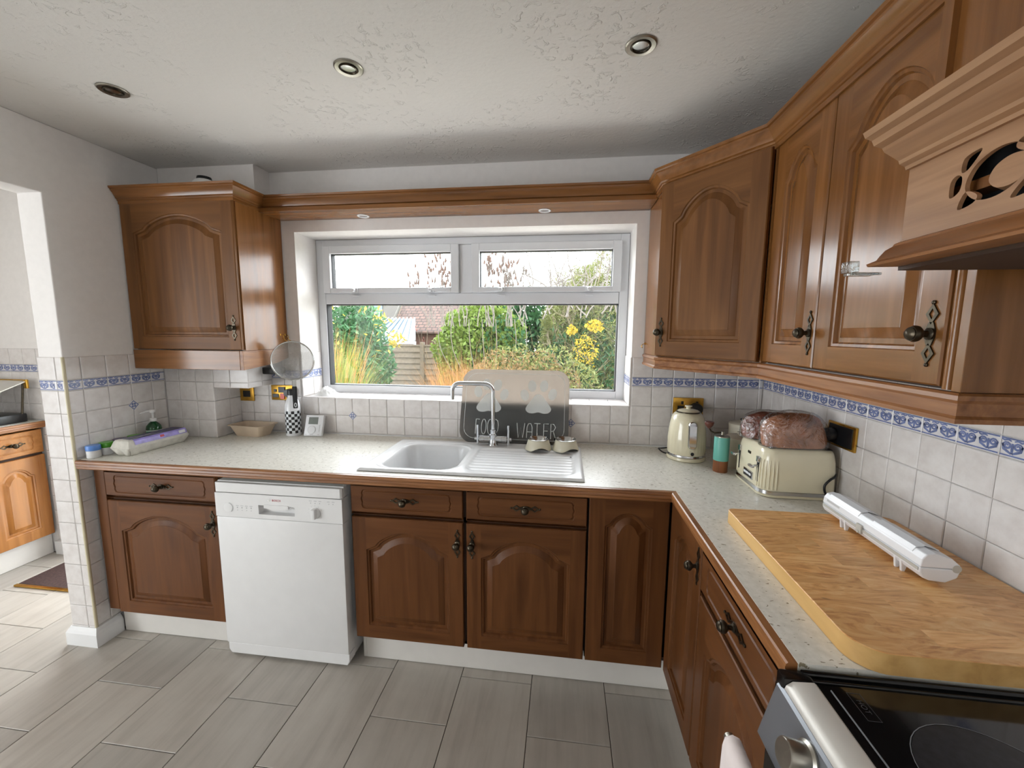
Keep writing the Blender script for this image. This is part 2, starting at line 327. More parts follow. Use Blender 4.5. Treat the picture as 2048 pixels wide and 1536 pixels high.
# ------------------------------------------------------------------ mesh builder
def smooth_path(pts, n=5):
    pts = [Vector(p) for p in pts]; out = []
    for i in range(len(pts)-1):
        p0, p1, p2, p3 = pts[max(i-1, 0)], pts[i], pts[i+1], pts[min(i+2, len(pts)-1)]
        for j in range(n):
            t = j/n; out.append(0.5*((2*p1)+(p2-p0)*t+(2*p0-5*p1+4*p2-p3)*t*t+(3*p1-p0-3*p2+p3)*t**3))
    return out+[pts[-1]]
class MB:
    def __init__(s): s.v = []; s.f = []; s.m = []; s.cur = 0
    def mat(s, i): s.cur = i; return s
    def face(s, idx): s.f.append(tuple(idx)); s.m.append(s.cur)
    def add(s, vs, fs):
        o = len(s.v); s.v += [tuple(v) for v in vs]
        for f in fs: s.face([o+i for i in f])
        return o
    def box(s, x0, x1, y0, y1, z0, z1):
        s.add([(x0,y0,z0),(x1,y0,z0),(x1,y1,z0),(x0,y1,z0),(x0,y0,z1),(x1,y0,z1),(x1,y1,z1),(x0,y1,z1)],
              [(0,3,2,1),(4,5,6,7),(0,1,5,4),(1,2,6,5),(2,3,7,6),(3,0,4,7)]); return s
    def cbox(s, x0, x1, y0, y1, z0, z1, c=0.002):
        # box with chamfered edges
        X=(x0,x0+c,x1-c,x1); Y=(y0,y0+c,y1-c,y1); Z=(z0,z0+c,z1-c,z1)
        bm = bmesh.new(); bmesh.ops.create_cube(bm, size=1)
        for v in bm.verts: v.co = Vector(((x0+x1)/2+v.co.x*(x1-x0), (y0+y1)/2+v.co.y*(y1-y0), (z0+z1)/2+v.co.z*(z1-z0)))
        bmesh.ops.bevel(bm, geom=list(bm.edges), offset=c, segments=2, profile=0.6, affect='EDGES')
        s.bm(bm); return s
    def bm(s, bm, mtx=None):
        bm.verts.index_update(); o = len(s.v)
        s.v += [tuple((mtx @ v.co) if mtx else v.co) for v in bm.verts]
        for f in bm.faces: s.face([o+v.index for v in f.verts])
        bm.free()
    def merge(s, other, mtx=None, mat=None):
        o = len(s.v); s.v += [tuple(mtx @ Vector(v)) if mtx else v for v in other.v]
        for f, m in zip(other.f, other.m): s.f.append(tuple(o+i for i in f)); s.m.append(m if mat is None else mat)
        return s
    def lathe(s, prof, seg=24, c=(0,0,0), axis='z', caps=True):
        def pt(r, h, a):
            x, y = r*math.cos(a), r*math.sin(a)
            if axis == 'z': p = (x, y, h)
            elif axis == 'y': p = (x, h, y)
            else: p = (h, x, y)
            return (c[0]+p[0], c[1]+p[1], c[2]+p[2])
        o = len(s.v)
        for r, h in prof:
            for k in range(seg): s.v.append(pt(max(r, 1e-5), h, 2*PI*k/seg))
        for i in range(len(prof)-1):
            for k in range(seg):
                a, b = o+i*seg+k, o+i*seg+(k+1) % seg
                q = (a, b, b+seg, a+seg) if axis != 'y' else (a, a+seg, b+seg, b)
                s.face(q)
        if caps:
            q = [o+k for k in range(seg)]; w = [o+(len(prof)-1)*seg+k for k in range(seg)]
            s.face(q[::-1] if axis != 'y' else q); s.face(w if axis != 'y' else w[::-1])
        return s
    def tube(s, pts, r, seg=10, caps=True):
        pts = [Vector(p) for p in pts]; n = len(pts); rs = r if isinstance(r, (list, tuple)) else [r]*n
        o = len(s.v); prev = None
        for i, p in enumerate(pts):
            t = (pts[min(i+1, n-1)] - pts[max(i-1, 0)]).normalized()
            if prev is None:
                a = Vector((0,0,1)) if abs(t.z) < 0.9 else Vector((1,0,0)); u = t.cross(a).normalized()
            else:
                u = (prev - t*prev.dot(t)).normalized()
            prev = u; w = t.cross(u)
            for k in range(seg):
                a = 2*PI*k/seg; s.v.append(tuple(p + (u*math.cos(a) + w*math.sin(a))*rs[i]))
        for i in range(n-1):
            for k in range(seg):
                a, b = o+i*seg+k, o+i*seg+(k+1) % seg
                s.face((a, b, b+seg, a+seg))
        if caps:
            s.face([o+k for k in range(seg)][::-1]); s.face([o+(n-1)*seg+k for k in range(seg)])
        return s
    def sweep(s, prof, path, closed=False):
        # prof: (out, up) closed polygon; path: (x,y) points, outward = to the right of travel; mitred
        n = len(path); rings = []
        for i in range(n):
            p = Vector(path[i])
            d0 = (Vector(path[i]) - Vector(path[i-1])).normalized() if (i > 0 or closed) else None
            d1 = (Vector(path[(i+1) % n]) - Vector(path[i])).normalized() if (i < n-1 or closed) else None
            if d0 is None: d0 = d1
            if d1 is None: d1 = d0
            n0, n1 = Vector((d0.y, -d0.x)), Vector((d1.y, -d1.x))
            m = (n0 + n1); m = m / max(1e-6, m.dot(n0))
            rings.append([(p.x + m.x*a, p.y + m.y*a, h) for a, h in prof])
        o = len(s.v); k = len(prof)
        for r in rings: s.v += r
        for i in range(n if closed else n-1):
            for j in range(k):
                a, b = o+i*k+j, o+i*k+(j+1) % k; c_, d_ = o+((i+1) % n)*k+j, o+((i+1) % n)*k+(j+1) % k
                s.face((a, c_, d_, b))
        if not closed:
            s.face([o+j for j in range(k)]); s.face([o+(n-1)*k+j for j in range(k)][::-1])
        return s
    def loops(s, rings, closed=True, cap0=False, cap1=False):
        o = len(s.v); k = len(rings[0])
        for r in rings: s.v += [tuple(p) for p in r]
        for i in range(len(rings)-1):
            for j in range(k if closed else k-1):
                a, b = o+i*k+j, o+i*k+(j+1) % k
                s.face((a, b, b+k, a+k))
        if cap0: s.face([o+j for j in range(k)][::-1])
        if cap1: s.face([o+(len(rings)-1)*k+j for j in range(k)])
        return s
    def prism(s, poly, y0, y1):
        # poly in (x,z), extruded along y
        k = len(poly)
        s.add([(x, y0, z) for x, z in poly] + [(x, y1, z) for x, z in poly],
              [tuple(range(k)), tuple(range(2*k-1, k-1, -1))] + [(i, i+k, (i+1) % k+k, (i+1) % k) for i in range(k)]); return s
    def prismz(s, poly, z0, z1):
        k = len(poly)
        s.add([(x, y, z0) for x, y in poly] + [(x, y, z1) for x, y in poly],
              [tuple(range(k))[::-1], tuple(range(k, 2*k))] + [(i, (i+1) % k, (i+1) % k+k, i+k) for i in range(k)]); return s
    def mesh(s, name, mats, smooth=None):
        me = bpy.data.meshes.new(name); me.from_pydata(s.v, [], s.f)
        for m in (mats if isinstance(mats, (list, tuple)) else [mats]): me.materials.append(MATS[m])
        if len(me.polygons) == len(s.m): me.polygons.foreach_set('material_index', s.m)
        bm = bmesh.new(); bm.from_mesh(me); bmesh.ops.recalc_face_normals(bm, faces=bm.faces); bm.to_mesh(me); bm.free()
        if smooth is not None:
            me.polygons.foreach_set('use_smooth', [True]*len(me.polygons))
            me.set_sharp_from_angle(angle=math.radians(smooth))
        me.update(); return me
    def build(s, name, mats, parent=None, smooth=None, bevel=0.0, loc=None, rot=None):
        o = bpy.data.objects.new(name, s.mesh(name, mats, smooth)); COL.objects.link(o)
        if parent: o.parent = parent
        if loc: o.location = loc
        if rot: o.rotation_euler = rot
        if bevel:
            b = o.modifiers.new('bevel', 'BEVEL'); b.width = bevel; b.segments = 2; b.limit_method = 'ANGLE'; b.angle_limit = math.radians(40)
        return o
def thing(name, label, cat, loc=(0,0,0), rotz=0.0, group=None):
    o = bpy.data.objects.new(name, None); o.empty_display_size = 0.05; COL.objects.link(o)
    o.location = loc; o.rotation_euler = (0,0,rotz); o['label'] = label; o['category'] = cat
    if group: o['group'] = group
    return o
def tag(o, label, cat, group=None):
    o['label'] = label; o['category'] = cat
    if group: o['group'] = group
    return o
def struct(o): o['kind'] = 'structure'; return o
def stuff(o): o['kind'] = 'stuff'; return o
def copy_tree(o, parent=None):
    c = o.copy(); COL.objects.link(c); c.parent = parent
    for ch in list(o.children): copy_tree(ch, c)
    return c
def link_copy(me, name, parent, loc=(0,0,0), rot=(0,0,0)):
    o = bpy.data.objects.new(name, me); COL.objects.link(o); o.parent = parent; o.location = loc; o.rotation_euler = rot; return o
def text_mb(txt, size, depth=0.0004, spacing=1.0):
    cu = bpy.data.curves.new('txt', 'FONT'); cu.body = txt; cu.size = size; cu.extrude = depth; cu.align_x = 'CENTER'; cu.align_y = 'CENTER'; cu.space_character = spacing; cu.resolution_u = 3
    ob = bpy.data.objects.new('txt', cu); COL.objects.link(ob); dg = bpy.context.evaluated_depsgraph_get()
    me = bpy.data.meshes.new_from_object(ob.evaluated_get(dg)); mb = MB()
    mb.v = [tuple(v.co) for v in me.vertices]
    for p in me.polygons: mb.face(list(p.vertices))
    bpy.data.objects.remove(ob); bpy.data.curves.remove(cu); bpy.data.meshes.remove(me); return mb
FRONT = Matrix(((1,0,0,0),(0,0,-1,0),(0,1,0,0),(0,0,0,1)))   # text plane xy -> xz facing -y
def arc(cx, cy, r, a0, a1, n): return [(cx+r*math.cos(a0+(a1-a0)*i/n), cy+r*math.sin(a0+(a1-a0)*i/n)) for i in range(n+1)]
def rrect(x0, x1, y0, y1, r, n=6):
    return arc(x1-r, y0+r, r, -PI/2, 0, n) + arc(x1-r, y1-r, r, 0, PI/2, n) + arc(x0+r, y1-r, r, PI/2, PI, n) + arc(x0+r, y0+r, r, PI, 1.5*PI, n)

# ------------------------------------------------------------------ tiles as pieces
# tile local frame: u right, v up, front at -y; y from 0 (front) to +0.006
def tile_mb(w, h, t=0.006, c=0.0022):
    mb = MB(); a = [(0,0),(w,0),(w,h),(0,h)]; b = [(c,c),(w-c,c),(w-c,h-c),(c,h-c)]; d = [(c*3,c*3),(w-c*3,c*3),(w-c*3,h-c*3),(c*3,h-c*3)]
    ok = w > 0.02 and h > 0.02
    rings = [[(x, t, z) for x, z in a], [(x, 0.0022, z) for x, z in a], [(x, 0.0004, z) for x, z in b]]
    if ok: rings.append([(x, 0.0, z) for x, z in d])
    mb.loops(rings, True, False, True); return mb
TILE_CACHE = {}
def tile_mesh(w, h, kind='tile'):
    key = (round(w, 4), round(h, 4), kind)
    if key in TILE_CACHE: return TILE_CACHE[key]
    mb = tile_mb(w, h)
    mats = ['wall_tile']
    if kind == 'border':
        mats = ['border_white', 'border_blue']; mb.mat(1)
        y = -0.0003
        mb.add([(0.001, y, h-0.0048), (w-0.001, y, h-0.0048), (w-0.001, y, h-0.0015), (0.001, y, h-0.0015)], [(0,1,2,3)])
        mb.add([(0.001, y, 0.003), (w-0.001, y, 0.003), (w-0.001, y, 0.0065), (0.001, y, 0.0065)], [(0,1,2,3)])
        def ribbon(pts, wd):
            vs = []; n = len(pts)
            for i in range(n):
                p = Vector(pts[i]); t = (Vector(pts[min(i+1, n-1)]) - Vector(pts[max(i-1, 0)])).normalized()
                k = wd*(0.45+0.55*math.sin(PI*min(1, (i+0.6)/n))); nn = Vector((-t.y, t.x))*k/2
                vs += [(p.x+nn.x, y, p.y+nn.y), (p.x-nn.x, y, p.y-nn.y)]
            if any(v[0] < 0.0008 or v[0] > w-0.0008 for v in vs): return
            mb.add(vs, [(2*i, 2*i+1, 2*i+3, 2*i+2) for i in range(n-1)])
        u0 = 0.0
        for cx in (0.0255, 0.0765):
            for sg in (-1, 1):
                sp = []
                for i in range(15):
                    a = i/14*1.55*2*PI; r = 0.0022+0.0075*(i/14)
                    sp.append((cx+sg*(0.0115-r*math.cos(a)), 0.0265+r*math.sin(a)*0.95))
                ribbon(sp, 0.0052)
                ribbon([(cx+sg*0.021, 0.030), (cx+sg*0.018, 0.018), (cx+sg*0.009, 0.0135), (cx+sg*0.001, 0.009)], 0.006)
                ribbon([(cx+sg*0.003, 0.038), (cx+sg*0.010, 0.0405), (cx+sg*0.018, 0.038), (cx+sg*0.024, 0.0405)], 0.0042)
            ribbon([(cx, 0.033), (cx, 0.022), (cx, 0.009)], 0.0065)
    me = mb.mesh('wall_' + kind, mats); TILE_CACHE[key] = me; return me
def tile_field(parent, frame, us, vs, regions, kinds=None, jit=0.0005):
    # frame: 4x4 (u->x, v->z, front -> -y of the frame); us, vs sorted joint lines; regions rectangles (u0,u1,v0,v1)
    g = 0.0018
    for (ru0, ru1, rv0, rv1) in regions:
        for j in range(len(vs)-1):
            for i in range(len(us)-1):
                u0, u1 = max(us[i], ru0), min(us[i+1], ru1); v0, v1 = max(vs[j], rv0), min(vs[j+1], rv1)
                if u1-u0 < 0.008 or v1-v0 < 0.008: continue
                kind = 'border' if (kinds and kinds[j] == 'border') else 'tile'
                me = tile_mesh(u1-u0-g, v1-v0-g, kind)
                o = bpy.data.objects.new('border_tile' if kind == 'border' else 'tile', me); COL.objects.link(o); o.parent = parent
                o.matrix_local = frame @ Matrix.Translation((u0+g/2, random.uniform(-jit, jit), v0+g/2)) @ Matrix.Rotation(random.uniform(-0.003, 0.003), 4, 'Z')
def diamond(parent, frame, u, v, s=0.0255):
    mb = MB(); h = s
    mb.loops([[(0, 0.001, -h), (h, 0.001, 0), (0, 0.001, h), (-h, 0.001, 0)], [(0, -0.0008, -h), (h, -0.0008, 0), (0, -0.0008, h), (-h, -0.0008, 0)],
              [(0, -0.0012, -h*0.93), (h*0.93, -0.0012, 0), (0, -0.0012, h*0.93), (-h*0.93, -0.0012, 0)]], True, False, True)
    mb.mat(1)
    k = h*0.72
    mb.loops([[(0, -0.0014, -h*.9), (h*.9, -0.0014, 0), (0, -0.0014, h*.9), (-h*.9, -0.0014, 0)], [(0, -0.0014, -k), (k, -0.0014, 0), (0, -0.0014, k), (-k, -0.0014, 0)]])
    for a in range(4):
        c, s_ = math.cos(a*PI/2+PI/4), math.sin(a*PI/2+PI/4)
        q = [(0.003, -0.003), (h*0.42, -0.006), (h*0.46, 0), (h*0.42, 0.006), (0.003, 0.003)]
        mb.add([(x*c - z*s_, -0.0015, x*s_+z*c) for x, z in q], [(0,1,2,3,4)])
    o = mb.build('diamond_tile', ['border_white', 'border_blue'], parent); o.matrix_local = frame @ Matrix.Translation((u, 0, v)); return o
F_WIN = Matrix.Identity(4)                                    # window wall: u = x, v = z, front -y
F_RIGHT = Matrix(((0,-1,0,0),(1,0,0,0),(0,0,1,0),(0,0,0,1)))   # placeholder, set below
def frame(o, u, n):
    # u: world dir of tile x, n: world front normal; v = z
    u = Vector(u); y = -Vector(n); z = Vector((0,0,1))
    m = Matrix((u, y, z)).transposed().to_4x4(); m.translation = Vector(o); return m

# ------------------------------------------------------------------ floor
YR = -4.30           # rear wall
mb = MB(); mb.box(-5.3, 0.05, YR-0.05, 0.10, -0.05, -0.0035)
floor = struct(mb.build('floor', 'floor_joint'))
FW, FL, FX, FY = 0.3096, 0.4606, -2.9564, -0.5822
def floor_tile(x0, x1, y0, y1):
    key = ('f', round(x1-x0, 4), round(y1-y0, 4)); c = 0.0012; g = 0.0014
    if key not in TILE_CACHE:
        w, h = x1-x0-2*g, y1-y0-2*g; m = MB()
        a = [(0,0),(w,0),(w,h),(0,h)]; b = [(c,c),(w-c,c),(w-c,h-c),(c,h-c)]
        m.loops([[(x,y,-0.006) for x,y in a], [(x,y,-c) for x,y in a], [(x,y,0) for x,y in b]], True, False, True)
        TILE_CACHE[key] = m.mesh('floor_tile', 'floor_tile')
    link_copy(TILE_CACHE[key], 'floor_tile', floor, (x0+g, y0+g, 0))
for k in range(-8, 10):
    x0, x1 = FX+FW*k, FX+FW*(k+1); x0c, x1c = max(x0, -4.95), min(x1, 0.0)
    if x1c-x0c < 0.02: continue
    ys = FY - (0.2303 if k % 2 == 0 else 0.0)
    for j in range(-10, 4):
        y0, y1 = ys+FL*j, ys+FL*(j+1)
        y0c, y1c = max(y0, YR), min(y1, 0.04)
        if y1c-y0c < 0.02: continue
        floor_tile(x0c, x1c, y0c, y1c)

# ------------------------------------------------------------------ ceiling
mb = MB(); mb.box(-5.3, 0.3, YR-0.3, 0.34, CEIL, CEIL+0.12)
ceiling = struct(mb.build('ceiling', 'artex'))

# ------------------------------------------------------------------ walls
WB = 0.006           # wall surface behind the tile faces
mb = MB()
for a in ((XL-0.13, WL, WB, 0.30, 0, CEIL), (WR, 0.3, WB, 0.30, 0, CEIL), (WL, WR, WB, 0.30, 0, WS-0.006), (WL, WR, WB, 0.30, WT, CEIL)): mb.box(*a)
wall_window = struct(mb.build('wall_window', 'paint_wall'))
mb = MB()
for a in ((-3.40, WB, 0, CEIL), (YR-0.25, -4.20, 0, CEIL), (-4.20, -3.40, 0, 1.0), (-4.20, -3.40, 2.10, CEIL)): mb.box(WB, 0.25, a[0], a[1], a[2], a[3])
wall_right = struct(mb.build('wall_right', 'paint_wall'))
mb = MB(); PX0, PX1, PY = -3.311, XL-WB, -0.634
pw = [(0.02, 0), (0.02, CEIL), (YR, CEIL), (YR, 0), (-3.4, 0), (-3.4, 2.073), (PY, 2.073), (PY, 0)]
mb.add([(PX0+0.006, y, z) for y, z in pw]+[(PX1, y, z) for y, z in pw], [tuple(range(8)), tuple(range(15, 7, -1))]+[(i, i+8, (i+1) % 8+8, (i+1) % 8) for i in range(8)])
wall_left = struct(mb.build('wall_left', 'paint_wall', bevel=0.004))
mb = MB()
mb.box(-5.3, 0.25, YR-0.25, YR, 0, CEIL)
wall_rear = struct(mb.build('wall_rear', 'paint_wall'))
mb = MB()
for a in ((-5.3, -4.2, 0.046, 0.30, 0, CEIL), (-3.4, XL-0.13, 0.046, 0.30, 0, CEIL), (-4.2, -3.4, 0.046, 0.30, 2.05, CEIL)): mb.box(*a)
wall_utility = struct(mb.build('wall_utility', 'paint_wall'))
mb = MB()
for a in ((-5.25, -4.956, YR, -4.26, 0, CEIL), (-5.25, -4.956, -2.18, 0.05, 0, CEIL), (-5.25, -4.956, -4.26, -2.18, 0, 0.05), (-5.25, -4.956, -4.26, -2.18, 2.10, CEIL)): mb.box(*a)
wall_far = struct(mb.build('wall_far', 'paint_wall'))

# ------------------------------------------------------------------ tiling
ROWS = [ZB - P*k for k in range(12, 0, -1)] + [ZB, ZB2, ZTT]
KIND = ['tile']*12 + ['border', 'tile']
USW = [X1 - P*k for k in range(32, -1, -1)] + [0.0]
grout = MB()
FR = frame((0,0,0), (1,0,0), (0,-1,0))
# right of the window / under it / left of it
tile_field(wall_window, FR, USW, ROWS, [(WR, 0.0, ZT, ZTT), (WL, WR, ZT, WS), (-2.90, WL, ZT, ZTT)], KIND)
diamond(wall_window, FR, X1-P*21, ZB-2*P); diamond(wall_window, FR, X1-P*9, ZB-2*P); 
# right wall : u = -y
FRR = frame((0,0,0), (0,-1,0), (-1,0,0))
USR = [0.0] + [-0.0072 + P*k for k in range(1, 24)]
tile_field(wall_right, FRR, USR, ROWS, [(0.0, 2.3, ZT, ZTT)], KIND)
# left wall : u = +y
FRL = frame((XL,0,0), (0,1,0), (1,0,0))
USL = [-0.573-P*2, -0.573-P, -0.573, -0.469, -0.363, -0.259, -0.259+P, -0.0]
tile_field(wall_left, FRL, USL, ROWS, [(-0.632, -0.185, ZT, ZTT), (-0.632, -0.50, 0.085, ZT)], KIND)
diamond(wall_left, FRL, -0.363, ZB-P-0.006, 0.027)
# pillar end
FRE = frame((0,-0.64,0), (1,0,0), (0,-1,0))
tile_field(wall_left, FRE, [PX0, -3.218, XL], ROWS, [(PX0+0.001, XL-0.004, 0.085, ZTT)], KIND)
mb = MB(); mb.tube([(XL-0.005, -0.635, 0.09), (XL-0.005, -0.635, ZTT)], 0.0065, 10)
struct(mb.build('trim_1', 'tile_trim', smooth=40))
# pillar back side (utility side) tile edge trim and skirting
prof = [(0,0),(0.016,0),(0.016,0.062),(0.011,0.074),(0.006,0.082),(0.002,0.09),(0,0.09)]
mb = MB(); mb.sweep(prof, [(PX0-0.001, -0.30), (PX0-0.001, -0.641), (XL+0.001, -0.641), (XL+0.001, -0.535)])
struct(mb.build('baseboard_pillar', 'paint_reveal'))
# pipe boxing in the corner
BY, BX, BX2, BZ = -0.185, -2.88, -2.67, 1.194
mb = MB(); mb.box(XL-0.004, BX-0.006, BY+0.006, 0.004, ZT, BZ+0.02); mb.box(XL-0.004, BX2-0.006, BY+0.006, 0.004, BZ, 1.345)
mb.box(XL-0.004, -2.615, -0.112, 0.004, 1.345, CEIL)
boxing = struct(mb.build('wall_boxing', 'paint_wall'))
FRB = frame((0,BY,0), (1,0,0), (0,-1,0))
tile_field(boxing, FRB, [-3.19, -3.09, -2.988, BX, -2.78, BX2], [0.80, 0.907, 1.013, 1.119, 1.224, 1.326], [(XL, BX, ZT, 1.345), (BX, BX2, BZ, 1.345)])
FRB2 = frame((BX,0,0), (0,1,0), (1,0,0)); 
tile_field(boxing, FRB2, [BY, BY+P, 0.0], [0.80, 0.907, 1.013, 1.119, 1.224], [(BY, 0.0, ZT, BZ)])
FRB3 = frame((BX2,0,0), (0,1,0), (1,0,0))
tile_field(boxing, FRB3, [BY, BY+P, 0.0], [1.119, 1.224, 1.326], [(BY, 0.0, BZ, 1.326)])
# window reveals and sill tiles
FV = frame((WL,0,0), (0,1,0), (1,0,0)); tile_field(wall_window, Matrix.Translation((0.006,0,0)) @ FV, [0.0, 0.105, 0.2], ROWS, [(0.0, 0.195, WS+0.001, ZTT)], KIND)
FV = frame((WR,0,0), (0,-1,0), (-1,0,0)); tile_field(wall_window, Matrix.Translation((-0.006,0,0)) @ FV, [-0.2, -0.105, 0.0], ROWS, [(-0.195, 0.0, WS+0.001, ZTT)], KIND)
g = 0.0018
for k in range(6, 25):
    x0, x1 = max(X1-P*k, WL), min(X1-P*(k-1), WR)
    if x1-x0 < 0.01: continue
    for y0, y1 in ((0.0, 0.103), (0.103, 0.2)):
        o = link_copy(tile_mesh(x1-x0-g, y1-y0-g), 'sill_tile', wall_window); o.matrix_local = Matrix.Translation((x0+g/2, y0+g/2, WS)) @ Matrix.Rotation(-PI/2, 4, 'X')
# utility wall tiles
FRU = frame((0,0.04,0), (1,0,0), (0,-1,0))
tile_field(wall_utility, FRU, [-4.34-P*k for k in range(6, -1, -1)]+[-4.237], ROWS, [(-4.95, -4.237, ZT, ZTT), (-4.36, -4.237, 0.09, ZT)], KIND)
mb = MB(); mb.box(-4.36, -4.237, 0.02, 0.046, 0, 0.09); struct(mb.build('baseboard_utility', 'paint_reveal'))

# ------------------------------------------------------------------ the kitchen window
def frame_rect(mb, x0, x1, z0, z1, w, y0, y1, wb=None, wt=None):
    wb = wb or w; wt = wt or w
    mb.box(x0, x0+w, y0, y1, z0, z1); mb.box(x1-w, x1, y0, y1, z0, z1); mb.box(x0+w, x1-w, y0, y1, z0, z0+wb); mb.box(x0+w, x1-w, y0, y1, z1-wt, z1)
win = struct(bpy.data.objects.new('window_1', None)); COL.objects.link(win); win.location = (0, 0, 0)
mb = MB(); frame_rect(mb, WL+0.002, WR-0.002, WS+0.001, WT-0.002, 0.048, 0.200, 0.262, 0.045, 0.040); mb.build('frame', 'upvc', win, bevel=0.003)
mb = MB(); mb.box(WL+0.052, WR-0.052, 0.198, 0.262, 1.667, 1.7285); mb.build('transom', 'upvc', win, bevel=0.003)
mb = MB(); mb.box(-1.600, -1.530, 0.198, 0.262, 1.7295, WT-0.044); mb.build('mullion', 'upvc', win, bevel=0.003)
def sash(x0, x1, z0, z1, hx):
    mb = MB(); frame_rect(mb, x0, x1, z0, z1, 0.047, 0.178, 0.245, 0.030, 0.043)
    s = mb.build('casement', 'upvc', win, bevel=0.003)
    mb = MB(); frame_rect(mb, x0+0.047, x1-0.047, z0+0.030, z1-0.043, 0.003, 0.200, 0.236); mb.build('gasket', 'gasket', s)
    mb = MB(); mb.box(x0+0.049, x1-0.049, 0.208, 0.212, z0+0.032, z1-0.045); mb.build('pane', 'window_glass', s)
    for h, d in hx:
        mb = MB(); mb.cbox(h-0.020, h+0.020, 0.166, 0.178, z0+0.003, z0+0.027, 0.003)
        mb.lathe([(0.011, 0), (0.011, -0.012), (0.008, -0.018)], 14, (h, 0.166, z0+0.015), 'y')
        mb.prism([(h, z0+0.009), (h+d*0.088, z0+0.006), (h+d*0.094, z0+0.012), (h+d*0.086, z0+0.017), (h, z0+0.021)], 0.152, 0.160)
        mb.build('handle', 'upvc', s, smooth=35)
        mb = MB(); mb.box(h-0.022, h+0.022, 0.168, 0.199, z0-0.018, z0-0.014); mb.build('striker_plate', 'upvc', s)
sash(-2.436, -1.602, 1.7305, 2.004, ((-2.235, -1), (-1.765, 1)))
sash(-1.528, -0.690, 1.7305, 2.004, ((-1.355, -1), (-0.862, 1)))
mb = MB(); frame_rect(mb, -2.437, -0.695, 1.172, 1.666, 0.0045, 0.206, 0.256); mb.build('gasket', 'gasket', win)
mb = MB(); mb.box(-2.433, -0.699, 0.226, 0.230, 1.176, 1.663); mb.build('pane', 'window_glass', win)
mb = MB(); mb.box(WL-0.05, WR+0.05, 0.262, 0.36, WS-0.03, WS-0.004); mb.build('outer_sill', 'upvc', win)

# utility glazed door, side room patio doors, window added behind the camera for fill light (all seen only by their daylight)
def glazed(name, x0, x1, y0, y1, z0, z1, n, axis='x'):
    e = struct(bpy.data.objects.new(name, None)); COL.objects.link(e); w = (x1-x0)/n
    mb = MB(); pn = MB()
    for i in range(n):
        a, b = x0+w*i, x0+w*(i+1); frame_rect(mb, a, b, z0, z1, 0.07, y0, y1, 0.12); pn.box(a+0.06, b-0.06, (y0+y1)/2-0.002, (y0+y1)/2+0.002, z0+0.11, z1-0.06)
    f = mb.build('frame', 'upvc', e); p = pn.build('pane', 'window_glass', e)
    if axis == 'y':
        for o in (f, p): o.matrix_local = Matrix(((0,1,0,0),(1,0,0,0),(0,0,1,0),(0,0,0,1)))
    return e
glazed('door_1', -4.198, -3.402, 0.12, 0.18, 0.0, 2.048, 1)
glazed('door_2', -4.258, -2.182, -5.12, -5.05, 0.052, 2.098, 2, 'y')
glazed('added_fill_window', -4.198, -3.402, 0.10, 0.16, 1.002, 2.098, 1, 'y')  # added out of view in the right wall to brighten the left wall

# ------------------------------------------------------------------ cabinet joinery
def outline(w, h, st, rl, zs, zp, i, n=28):
    # opening outline at inset i: bottom edge, right side, arch, left side (counter clockwise from the front)
    x0, x1 = st+i, w-st-i; c = w/2; hw = c-x0; zsh = zs - i*0.75; zpk = zp - i
    pts = [(x0, rl+i), (x1, rl+i), (x1, zsh)]
    for k in range(1, n):
        u = 1 - 2*k/n; a = abs(u)
        if zp - zs < 1e-4: g_ = 0
        elif a > 0.74: g_ = (1-a)/0.26*0.24
        else: g_ = 0.32 + 0.68*math.cos(a/0.74*PI/2)**0.75
        pts.append((c + u*hw, zsh + (zpk-zsh)*g_))
    pts.append((x0, zsh)); return pts
def door(parent, w, h, loc, rotz, mv='oak_z', mh='oak_x', arch=True, hx=None, hz=None, hside=0, st=0.062, rl=0.062, t=0.02, ah=None, name='door'):
    # local: x 0..w, z 0..h, back y=0, front y=-t ; returns door (frame) with panel and handle
    zp = h - rl; zs = zp - (ah if ah is not None else 0.30*(w-2*st)) if arch else zp
    e = 0.003; mb = MB(); f = -t
    rc = lambda i, y: [(i, y, i), (w-i, y, i), (w-i, y, h-i), (i, y, h-i)]
    mb.loops([rc(0, 0), rc(0, f+e), rc(e, f)], True, True, False)
    o0 = outline(w, h, st, rl, zs, zp, 0)
    q = lambda x0, x1, z0, z1: mb.add([(x0,f,z0),(x1,f,z0),(x1,f,z1),(x0,f,z1)], [(0,1,2,3)])
    q(e, st, e, h-e); q(w-st, w-e, e, h-e)
    mb.mat(1); q(st, w-st, e, rl)
    top = [(x, f, z) for x, z in o0[2:]] + [(st, f, h-e), (w-st, f, h-e)]
    mb.add(top, [tuple(range(len(top)))])
    mb.mat(0)
    O = lambda i, y: [(x, y, z) for x, z in outline(w, h, st, rl, zs, zp, i)]
    mb.loops([[(x, f, z) for x, z in o0], O(0.0025, f+0.0040), O(0.009, f+0.0055), O(0.0125, f+0.0125)])
    d = mb.build(name, [mv, mh], parent, smooth=38); d.location = loc; d.rotation_euler = (0, 0, rotz)
    pb = MB(); pb.loops([O(0.0120, f+0.0125), O(0.024, f+0.0130), O(0.027, f+0.0105), O(0.046, f+0.0045), O(0.048, f+0.0025)], True, False, True)
    pb.build('panel', mv, d, smooth=38)
    if hx is not None: handle(d, (hx, f, hz), vertical=True)
    return d
HM = {}
